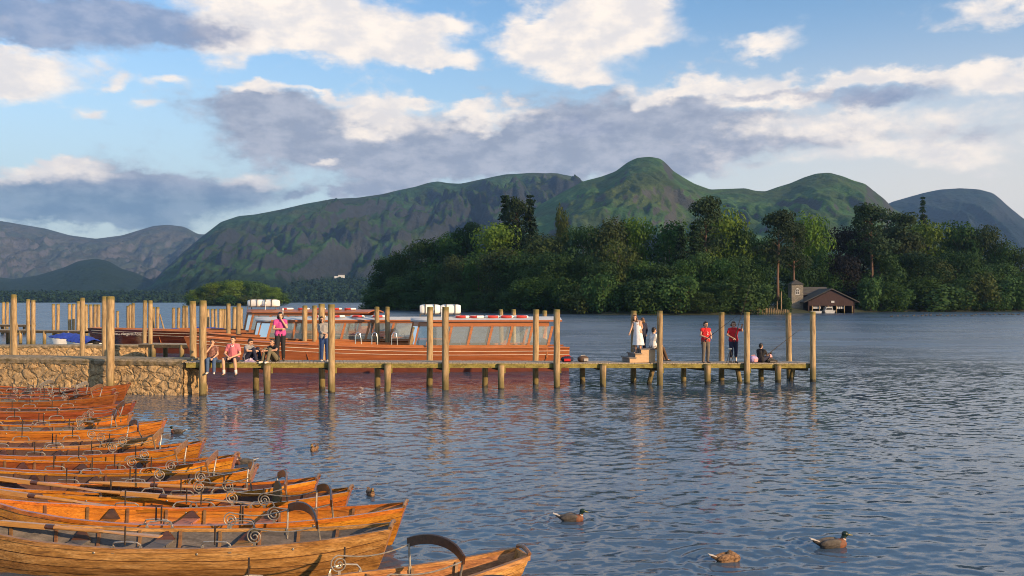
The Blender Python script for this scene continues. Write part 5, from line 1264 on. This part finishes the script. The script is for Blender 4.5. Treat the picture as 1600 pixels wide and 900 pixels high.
xs_, ys_ = np.meshgrid(np.linspace(-.26, .26, 26), np.linspace(-.18, .18, 18), indexing='ij'); zz = .05 + .22 * fbm2(xs_ * 9, ys_ * 9, 5, 3) * np.clip(1 - (xs_ / .27) ** 2, 0, 1) * np.clip(1 - (ys_ / .19) ** 2, 0, 1) - .04
b.grid([[Vector((xs_[i, j], ys_[i, j], max(.004, zz[i, j]))) for j in range(18)] for i in range(26)])
b.build('cloth', nmat('towel_print', [(.42, (.66, .6, .62)), (.5, (.24, .12, .30)), (.58, (.68, .62, .62))], 9, rough=.9), tw, 60); b = MB(); b.tube([(-.2, -.185, .012), (.2, -.185, .012)], .01, 5); b.build('hem', M['lilac'], tw)

# ------------------------------------------------------------------ rowing boats
def rowboat(label, tip, hd, L, W, hull, inner, rail=None, railx=-.95, skew=0.0, panel=False, seed=0, locks=(.36, .55), roots=None, sign=False, zst=.58, zmid=.40, scroll=True):
    tx, ty = tip; d = (H - zst) * F / (ty - HY); loc = G(tx, d)
    root = thing('rowing_boat', label, 'rowing boat', loc, R(hd), 'hire rowing boats moored along the shore')
    rg = random.Random(seed); hb = W * .46
    def bs(s): return hb * np.interp(s, [0, .05, .12, .22, .35, .5, .65, .78, .88, .95, 1], [.36, .47, .62, .80, .96, 1, .95, .76, .48, .22, .03])
    def zsr(s): return np.interp(s, [0, .06, .14, .26, .42, .58, .74, .88, 1], [zst, zst - .05, zst - .105, zst - .155, zmid, zmid, zmid + .05, zmid + .13, zmid + .25])
    def zk(s): return np.interp(s, [0, .1, .85, .95, 1], [.02, -.12, -.12, -.02, .2])
    def pt(s, t, side, off=0.0):
        e = 2.1 - 1.0 * max(0, 1 - s / .22) - 1.0 * max(0, (s - .75) / .25); y = bs(s) * (1 - (1 - t) ** e)
        if s < .15: y *= (.55 + .45 * t) ** (1 - s / .15)
        z = zk(s) + (zsr(s) - zk(s)) * t ** (1.7 - .5 * max(0, 1 - s / .2)); x = -s * L - (1 - t) * .20 * max(0, 1 - s / .3) + (1 - t) * .35 * max(0, (s - .8) / .2) ** 2
        n_ = Vector((0, 1, -.35)) if t > .4 else Vector((0, .7, -.75)); n_.normalize()
        return Vector((x, side * max(.006, y + off * n_.y), z + off * n_.z))
    S = 44; ts = [0, .2, .38, .54, .69, .845, 1.0]; ss = [(i / S) for i in range(S + 1)]
    b = MB(); seam = []
    for side in (-1, 1):
        for i in range(len(ts) - 1):
            ta, tb = ts[i], ts[i + 1]; ov = .018 if i else 0
            r1 = [pt(s, max(0, ta - ov), side, .013 if i else 0) for s in ss]; r2 = [pt(s, (ta + tb) / 2, side, .009) for s in ss]; r3 = [pt(s, tb, side, .001) for s in ss]; r0 = [pt(s, max(0, ta - ov), side, 0) for s in ss]
            r25 = [pt(s, tb - .040, side, .0035) for s in ss]
            rows = [r0, r1, r2, r25, r3] if i else [r1, r2, r25, r3]; seam.append((len(b.f) + S * (len(rows) - 2), len(b.f) + S * (len(rows) - 1)) if side > 0 else (len(b.f) + S * (len(rows) - 2), len(b.f) + S * (len(rows) - 1)))
            b.grid(rows if side > 0 else [list(reversed(r_)) for r_ in rows])
    hp_ = b.build('hull_planking', hull, root, 30); hp_.data.materials.append(M['seam'])
    for a_, z_ in seam[:5] + seam[6:11]:
        for k_ in range(a_, z_): hp_.data.polygons[k_].material_index = 1
    b = MB()
    for side in (-1, 1):
        rows = [[pt(s, t, side, -.016) for s in ss] for t in np.linspace(0, 1, 9)]; b.grid(rows if side < 0 else [list(reversed(r_)) for r_ in rows])
    ip = b.build('inner_planking', inner, root, 50); ip.data.materials.append(hull if inner is M['insalmon'] else inner)
    for p_ in ip.data.polygons: p_.material_index = 1 if p_.index // (S) % 8 >= 6 else 0
    # transom with a little rake, gunwales, stem
    tr = [pt(0, t, 1) for t in np.linspace(0, 1, 9)]; pl = tr + [Vector((p.x, -p.y, p.z)) for p in reversed(tr)]
    b = MB(); b.prism([p + Vector((-.03, 0, 0)) for p in pl], (.034, 0, 0)); b.build('transom', hull, root, 0, True)
    top = pt(0, 1, 1); b = MB(); b.tube([Vector((.0, top.y * a, top.z + .018 + .035 * (1 - a * a))) for a in np.linspace(-1, 1, 9)], .024, 8); b.build('transom_cap', M['railtan'], root)
    for side in (-1, 1):
        b = MB(); rows = []
        for s in ss:
            p = pt(s, 1, side); y = p.y
            rows.append([Vector((p.x, y + side * .020, p.z - .045)), Vector((p.x, y + side * .022, p.z + .008)), Vector((p.x, y - side * .030, p.z + .010)), Vector((p.x, y - side * .030, p.z - .030))])
        b.grid(rows if side > 0 else [list(reversed(r_)) for r_ in rows], True); g_ = b.build('gunwale', hull, root, 25)
    b = MB(); b.tube([pt(1, t, 0) + Vector((-.02, -pt(1, t, 0).y, 0)) for t in np.linspace(0, 1, 8)], .03, 8); b.build('stem_post', hull, root)
    nr = 9
    for k in range(nr):
        s = .13 + .74 * k / (nr - 1)
        for side in (-1, 1):
            b = MB(); rows = []
            for t in np.linspace(.15, .97, 9):
                p = pt(s, t, side, -.018); q = pt(s, t, side, -.045); rows.append([p + Vector((-.018, 0, 0)), q + Vector((-.018, 0, 0)), q + Vector((.018, 0, 0)), p + Vector((.018, 0, 0))])
            b.grid(rows); b.build('rib', M['railtan'] if inner is not M['inbrown'] else M['inbrown'], root, 20)
    for s in (.34, .53, .72):
        w = bs(s) * .86; b = MB(); b.box((-s * L, 0, .27), (.24, 2 * w, .028)); b.build('thwart', hull if rg.random() < .5 else inner, root, 0)
        for side in (-1, 1):
            b = MB(); b.prism([(-s * L - .13, side * w * .98, .285), (-s * L + .13, side * w * .98, .285), (-s * L + .02, side * (bs(s) - .03), zsr(s) - .02), (-s * L - .02, side * (bs(s) - .03), zsr(s) - .02)], (0, -side * .03, 0)); b.build('knee', M['railwood'], root, 0, True)
    b = MB(); rows = [[Vector((-s * L, y * bs(s) * .80, .24)) for y in (-1, -.5, 0, .5, 1)] for s in np.linspace(.10, .24, 6)]; b.grid(rows); b.build('stern_seat', hull, root, 20)
    b = MB(); rows = [[Vector((-s * L, y * bs(s) * .62, -.0)) for y in np.linspace(-1, 1, 7)] for s in np.linspace(.1, .9, 20)]; b.grid(rows); b.build('floor_boards', inner, root, 20)
    for s in locks:
        for side in (-1, 1):
            p = pt(s, 1, side); y = p.y - side * .004; z = p.z; b = MB()
            b.tube([(p.x - .17, y, z - .02), (p.x - .17, y, z + .05), (p.x - .14, y + side * .03, z + .085), (p.x, y + side * .05, z + .10), (p.x + .14, y + side * .03, z + .085), (p.x + .17, y, z + .05), (p.x + .17, y, z - .02)], .0105, 7)
            for q in (-.17, .17): b.box((p.x + q, y, z - .01), (.035, .02, .09))
            o = b.build('rowlock', M['iron'], root)
            b = MB(); b.tube([(p.x, y + side * .05, z + .06), (p.x + .006, y + side * .05, z + .29)], .011, 7); b.build('thole_pin', M['darkiron'], o)
    if rail:
        zr = float(zsr(-railx / L)) + .25; hw = max(.40, bs(-railx / L) * 1.0); xr = railx
        b = MB(); rows = []
        for i in range(23):
            a = -1 + 2 * i / 22; c = Vector((xr + .07 * (1 - a * a) + skew * a * hw, a * (hw + .05), zr + .10 * (1 - abs(a) ** 2.2)))
            n_ = Vector((0, .30 * a, 1)).normalized(); f_ = Vector((1, 0, 0))
            rows.append([c - n_ * .055 - f_ * .014, c + n_ * .045 - f_ * .014, c + n_ * .055, c + n_ * .045 + f_ * .014, c - n_ * .055 + f_ * .014])
        b.grid(rows, True); b.add(rows[0], [(4, 3, 2, 1, 0)]); b.add(rows[-1], [(0, 1, 2, 3, 4)]); rl = b.build('back_rail', rail, root, 30)
        if panel:
            b = MB(); pts = [Vector((xr - .10 + .3 * 0, y * hw * .86, z)) for y, z in ((-1, .26), (1, .26), (1, zr - .12), (.6, zr - .03), (0, zr), (-.6, zr - .03), (-1, zr - .12))]
            b.prism([p + Vector((.12 * (p.z - .3) + skew * p.y, 0, 0)) for p in pts], (.025, 0, 0)); b.build('back_board', M['olive'], root, 0, True)
        for side in (-1, 1):
            px_ = xr + skew * side * hw; yb = side * (bs(-px_ / L) - .02); zb = float(zsr(-px_ / L))
            b = MB(); b.tube([(px_, yb, zb - .12), (px_, yb, zb + .02), (px_ + .0, side * (hw + .02), zr - .01)], .0135, 8); b.box((px_, yb, zb - .03), (.035, .03, .08)); b.build('rail_post', M['iron'], root)
            if not scroll: continue
            # scrolled iron arm from the rail end forward to the gunwale
            cx = xr - .78 + skew * side * hw; yg = side * (bs(-cx / L) - .01); zc = float(zsr(-cx / L)) + .125; R0 = .098
            sp_ = []
            for i in range(46):
                q = i / 45; a = math.pi / 2 + .1 + 2 * math.pi * 2.15 * (1 - q) * 1.0; r_ = .016 + (R0 - .016) * q; sp_.append(Vector((cx + r_ * math.cos(a), yg, zc + r_ * math.sin(a))))
            # spiral runs outwards and leaves at the top towards the rail
            end = Vector((px_, side * (hw + .02), zr - .02)); st_ = sp_[-1]
            for i in range(1, 15):
                q = i / 14; x = st_.x + (end.x - st_.x) * q; y = st_.y + (end.y - st_.y) * q
                z = st_.z + (end.z - st_.z) * q ** 2.2 - .045 * math.sin(math.pi * q) ; sp_.append(Vector((x, y, z)))
            b = MB(); b.tube(sp_, .0085, 7); b.box((cx + .0, yg, zc - R0 - .03), (.03, .022, .11)); b.build('scroll_arm', M['iron'], root)
    for s in (.2, .4, .62):
        p = pt(s, .93, -1); b = MB(); b.ell((p.x, p.y - .012, p.z), (.016, .008, .016), 8, 6); b.build('bolt', M['iron'], root)
    return root, pt, zsr, bs, L
M['seam'] = nmat('dark_plank_seam', [(.35, (.035, .016, .008)), (.7, (.16, .06, .016))], 7, rough=.7)
V, Wd, RV = M['varnish'], M['weathered'], M['redvarnish']
BOATS = [
 ('nearest rowing boat, salmon inside, dark curved back rail, stern poking into lower edge', (818, 862), 22, 5.4, 1.08, Wd, M['insalmon'], M['railwood'], dict(railx=-1.05, skew=-.45)),
 ('pale weathered rowing boat second from the bottom with red tinted bottom planks', (613, 822), -1.5, 5.8, 1.06, Wd, M['ingrey'], M['railwood'], dict(railx=-1.15, skew=-.75)),
 ('varnished rowing boat with salmon ribs visible, stern pointing out furthest above the pale boat', (634, 789), -1, 6.0, 1.08, V, M['insalmon'], M['railwood'], dict(railx=-1.15, skew=-.5)),
 ('rowing boat with dark brown inside and dark arched rail, fourth from the bottom', (548, 765), 0, 5.8, 1.05, V, M['inbrown'], M['railtan'], dict(railx=-1.05, skew=-.42, panel=True)),
 ('rowing boat whose tan rail stands beside the next boat with an olive back board', (497, 748), 2, 5.6, 1.0, V, M['inbrown'], M['railtan'], dict(railx=-1.1, skew=-.3)),
 ('varnished rowing boat beside the two ducks with tan arched rail at its stern', (400, 731), 2, 5.4, .96, V, M['inbrown'], M['railtan'], dict(railx=-.75, skew=-.1)),
 ('bright orange rowing boat with a red and white warning sticker inside', (369, 712), 2, 5.6, .98, V, M['redvarnish'], M['railtan'], dict(railx=-1.0, skew=-.1)),
 ('golden orange rowing boat with tan rail just below the swimming duck', (318, 690), 5, 5.6, .98, V, M['inbrown'], M['railtan'], dict(railx=-.9, skew=-.1)),
 ('golden planked rowing boat with wide black arched rail over its stern', (250, 679), 4, 5.6, 1.0, Wd, M['inbrown'], M['railwood'], dict(railx=-.55, skew=-.6)),
 ('golden rowing boat whose stern reaches furthest right under the stone pier', (257, 657), 2, 5.6, 1.0, V, M['ingrey'], M['railwood'], dict(railx=-1.2, skew=-.5)),
 ('orange rowing boat with dark rail at its very stern, eleventh from the bottom', (204, 648), 3, 5.6, 1.0, V, M['inbrown'], M['railwood'], dict(railx=-.25, skew=-.2)),
 ('rowing boat with dark inside and single scroll, fifth from the stone pier', (209, 629), 3, 5.6, 1.0, RV, M['inbrown'], None, {}),
 ('narrow reddish rowing boat with grey rail, fourth from the stone pier', (182, 616), 2, 5.4, 1.0, RV, M['ingrey'], M['railtan'], dict(railx=-.6)),
 ('reddish rowing boat with iron frame rail, third from the stone pier', (178, 610), 2, 5.4, 1.0, RV, M['inbrown'], M['iron'], dict(railx=-1.0)),
 ('faded reddish rowing boat, second from the stone pier', (150, 605), 2, 5.4, 1.0, RV, M['ingrey'], M['iron'], dict(railx=-1.6)),
 ('topmost reddish rowing boat lying against the stone pier', (201, 600), 2, 5.4, 1.0, RV, M['inbrown'], None, {}),
]
BT = []
for i, (lab, tip, hd_, L_, W_, hu, inn, ra, kw) in enumerate(BOATS): BT.append(rowboat(lab, tip, hd_, L_, W_, hu, inn, ra, seed=i, **kw))
# a last boat of which only the back rail shows above the lower edge
BT.append(rowboat('rowing boat cut off by the lower edge, only its dark rail showing', (925, 938), 20, 5.4, 1.08, Wd, M['insalmon'], M['railwood'], seed=77, railx=-.85, skew=-.45, zst=.60))
sg_root, sg_pt, sg_z, sg_b, sg_L = BT[6]
def warning():
    s = .355; p = sg_pt(s, .62, 1, -.03); a = sg_pt(s - .02, .80, 1, -.03); c = sg_pt(s - .02, .48, 1, -.03); tilt = math.atan2((a - c).z, (a - c).y)
    o = bpy.data.objects.new('warning_sticker', None); COL.objects.link(o); o.parent = sg_root; o.location = p + Vector((0, -.02, 0)); o.rotation_euler = (tilt if tilt > 0 else R(80), 0, 0)
    b = MB(); b.box((0, 0, .0), (.44, .12, .004)); q = b.build('plate', M['white'], o, 0)
    text_mesh('warning_word', 'WARNING', .046, M['red'], o, (-.20, .026, .004), (0, 0, 0), .0005)
    text_mesh('small_print', 'Standing up will', .034, M['red'], o, (.035, .026, .004), (0, 0, 0), .0005)
    text_mesh('small_print', 'affect the stability of the boat', .032, M['darkiron'], o, (-.20, -.026, .004), (0, 0, 0), .0005)
warning()
def oar(label, bi, s0, y, z, ang, tilt, flip=1):
    root, pt, zsr, bs, L = BT[bi]; h_ = root.rotation_euler.z; lx_ = Vector((-s0 * L, y, z)); p = root.location + Matrix.Rotation(h_, 3, 'Z') @ lx_
    o = thing('oar', label, 'oar', p, h_ + R(ang)); o.rotation_euler = (0, -R(tilt), h_ + R(ang))
    b = MB(); b.tube([(-1.25, 0, 0), (-.9, 0, 0), (.55, 0, 0)], [.018, .030, .024], 10); b.build('shaft', M['oar'], o)
    b = MB(); b.box((-.55, 0, 0), (.62, .060, .065)); b.build('loom', M['oar'], o, 0)
    b = MB(); prof = [(.5, .024, .020), (.65, .045, .016), (.85, .068, .013), (1.25, .074, .012), (1.33, .070, .011)]
    b.grid([[(x, w * math.cos(a), t * math.sin(a)) for a in np.linspace(0, 6.2832, 12, endpoint=False)] for x, w, t in prof], True); b.add([(1.33, .07 * math.cos(a), .011 * math.sin(a)) for a in np.linspace(0, 6.2832, 12, endpoint=False)], [tuple(range(12))]); b.build('blade', M['oar'], o, 30)
    b = MB(); b.tube([(-.24, 0, 0), (-.12, 0, 0)], .033, 10); b.build('leather_collar', M['railwood'], o)
oar('oar with broad orange blade lying in the boat with the olive back board', 3, .46, .02, .46, -6, -3)
oar('oar lying slanted in the fourth boat, loom raised over the near gunwale', 3, .78, -.26, .52, -9, -5)
oar('oar lying in the boat below the ducks, blade toward the stern', 4, .44, .12, .46, -4, -2)
oar('oar slanting across the far gunwale of the boat below the ducks', 4, .76, -.12, .55, -10, -5)
oar('oar lying across the bow of the pale weathered boat', 1, .74, .10, .50, -5, -3)

# ------------------------------------------------------------------ ducks
M['mallard'] = nmat('mallard_back', [(.3, (.03, .026, .024)), (.7, (.11, .095, .085))], 18, rough=.7); M['mgreen'] = plain('mallard_head', (.008, .022, .016), .3, .3, 20); M['mbreast'] = plain('mallard_breast', (.16, .06, .03), .7, .2, 20)
M['dbrown'] = nmat('duck_brown', [(.35, (.055, .028, .014)), (.5, (.20, .11, .055)), (.65, (.32, .19, .10))], 22, rough=.8, fine=.4); M['bill'] = plain('bill', (.30, .24, .05), .4, .1); M['dwhite'] = plain('tail_white', (.5, .46, .42), .8, .1)
def duck(label, px, py, rz, drake=True, sc=1.0, tuck=False, d=None, group='ducks on the lake'):
    d = d or H * F / (py - HY); root = thing('duck', label, 'duck', G(px, d, -.01), rz, group); root.scale = (sc * .9,) * 3
    b = MB(); b.capsule((-.10, 0, .045), .075, (.10, 0, .05), .080, 14); b.capsule((-.12, 0, .06), .065, (-.26, 0, .105), .022, 12); b.capsule((.08, 0, .04), .078, (.15, 0, .055), .06, 12)
    if tuck: b.capsule((.11, 0, .09), .055, (.05, .03, .135), .042); hx = (.05, .03, .14)
    else: b.capsule((.14, 0, .07), .045, (.175, 0, .16), .034); b.ell((.19, 0, .19), (.052, .038, .042), 12, 8); b.capsule((.2, 0, .188), .03, (.225, 0, .18), .018); hx = (.19, 0, .19)
    fn = (lambda c: 1 if (c.z > .14 and c.x > .10) else (2 if (c.x > .085 and c.z < .14) else 0)) if drake else (lambda c: 0)
    ob('body', remesh(b, .008, [M['mallard'], M['mgreen'], M['mbreast']] if drake else [M['dbrown']] * 3, 2, fn), root)
    for s in (-1, 1):
        w = MB(); w.ell((-.04, s * .066, .085), (.15, .022, .05), 14, 8, Matrix.Rotation(R(-6), 3, 'Y')); w.build('wing', M['mallard' if drake else 'dbrown'], root)
    w = MB(); w.prism([(-.20, -.045, .10), (-.32, -.03, .135), (-.32, .03, .135), (-.20, .045, .10)], (0, 0, .012)); w.build('tail', M['dwhite' if drake or tuck else 'dbrown'], root, 0, True)
    if not tuck:
        w = MB(); w.grid([[(x, yw * math.cos(a), z + t * math.sin(a)) for a in np.linspace(0, 6.2832, 8, endpoint=False)] for x, yw, z, t in ((.222, .018, .182, .016), (.26, .020, .174, .008), (.295, .016, .170, .005))], True); w.build('bill', M['bill'], root)
        if drake: w = MB(); w.tube([(.163, 0, .118), (.170, 0, .130)], .040, 12, True); w.build('neck_ring', M['dwhite'], root)
        for s in (-1, 1): w = MB(); w.ell((.212, s * .032, .200), (.007, .005, .007), 6, 5); w.build('eye', M['eye'], root)
duck('dark drake mallard swimming right in open water below the jetty', 893, 814, R(-4), True, 1.0)
duck('dark-headed drake swimming right near the lower right corner with ripples', 1300, 855, R(6), True, 1.12)
duck('warm brown female duck with head tucked in, nearest the lower edge', 1137, 877, R(12), False, .95, True)
duck('small brown duck off the sterns, beside the dark-rimmed boat', 579, 774, R(-70), False, .85)
duck('brown duck facing the camera alone in the post reflections', 491, 704, R(-95), False, .95)
duck('black and white tufted duck swimming left above the golden boat', 277, 677, R(172), True, .95)
duck('brown duck just behind the stern of the boat beside a black duck', 372, 722, R(100), False, .9)
duck('black-headed duck facing left at the stern of the varnished boat', 382, 725, R(185), True, 1.0)
fl = [(1395 + i * 7.6 + random.uniform(-2.5, 2.5), 494.5 - i * .09 + random.uniform(-.8, .9)) for i in range(27)]
mb = MB(); mb.capsule((-.22, 0, .12), .13, (.2, 0, .12), .14, 8); mb.capsule((.2, 0, .15), .06, (.28, 0, .42), .055, 8); mb.capsule((.28, 0, .42), .06, (.42, 0, .40), .03, 8); mb.capsule((-.2, 0, .15), .10, (-.42, 0, .24), .03, 8)
fm = remesh(mb, .03, [M['mallard']], 1)
for i, (px, py) in enumerate(fl):
    o = bpy.data.objects.new('water_bird', fm); COL.objects.link(o); o.location = G(px, H * F / (py - HY)); o.rotation_euler = (0, 0, random.uniform(-.5, .5) + (math.pi if random.random() < .4 else 0)); s_ = random.uniform(.8, 1.1); o.scale = (s_,) * 3
    tag(o, 'tiny dark water bird in the flock floating off the island at far right', 'bird', 'flock of water birds at far right')
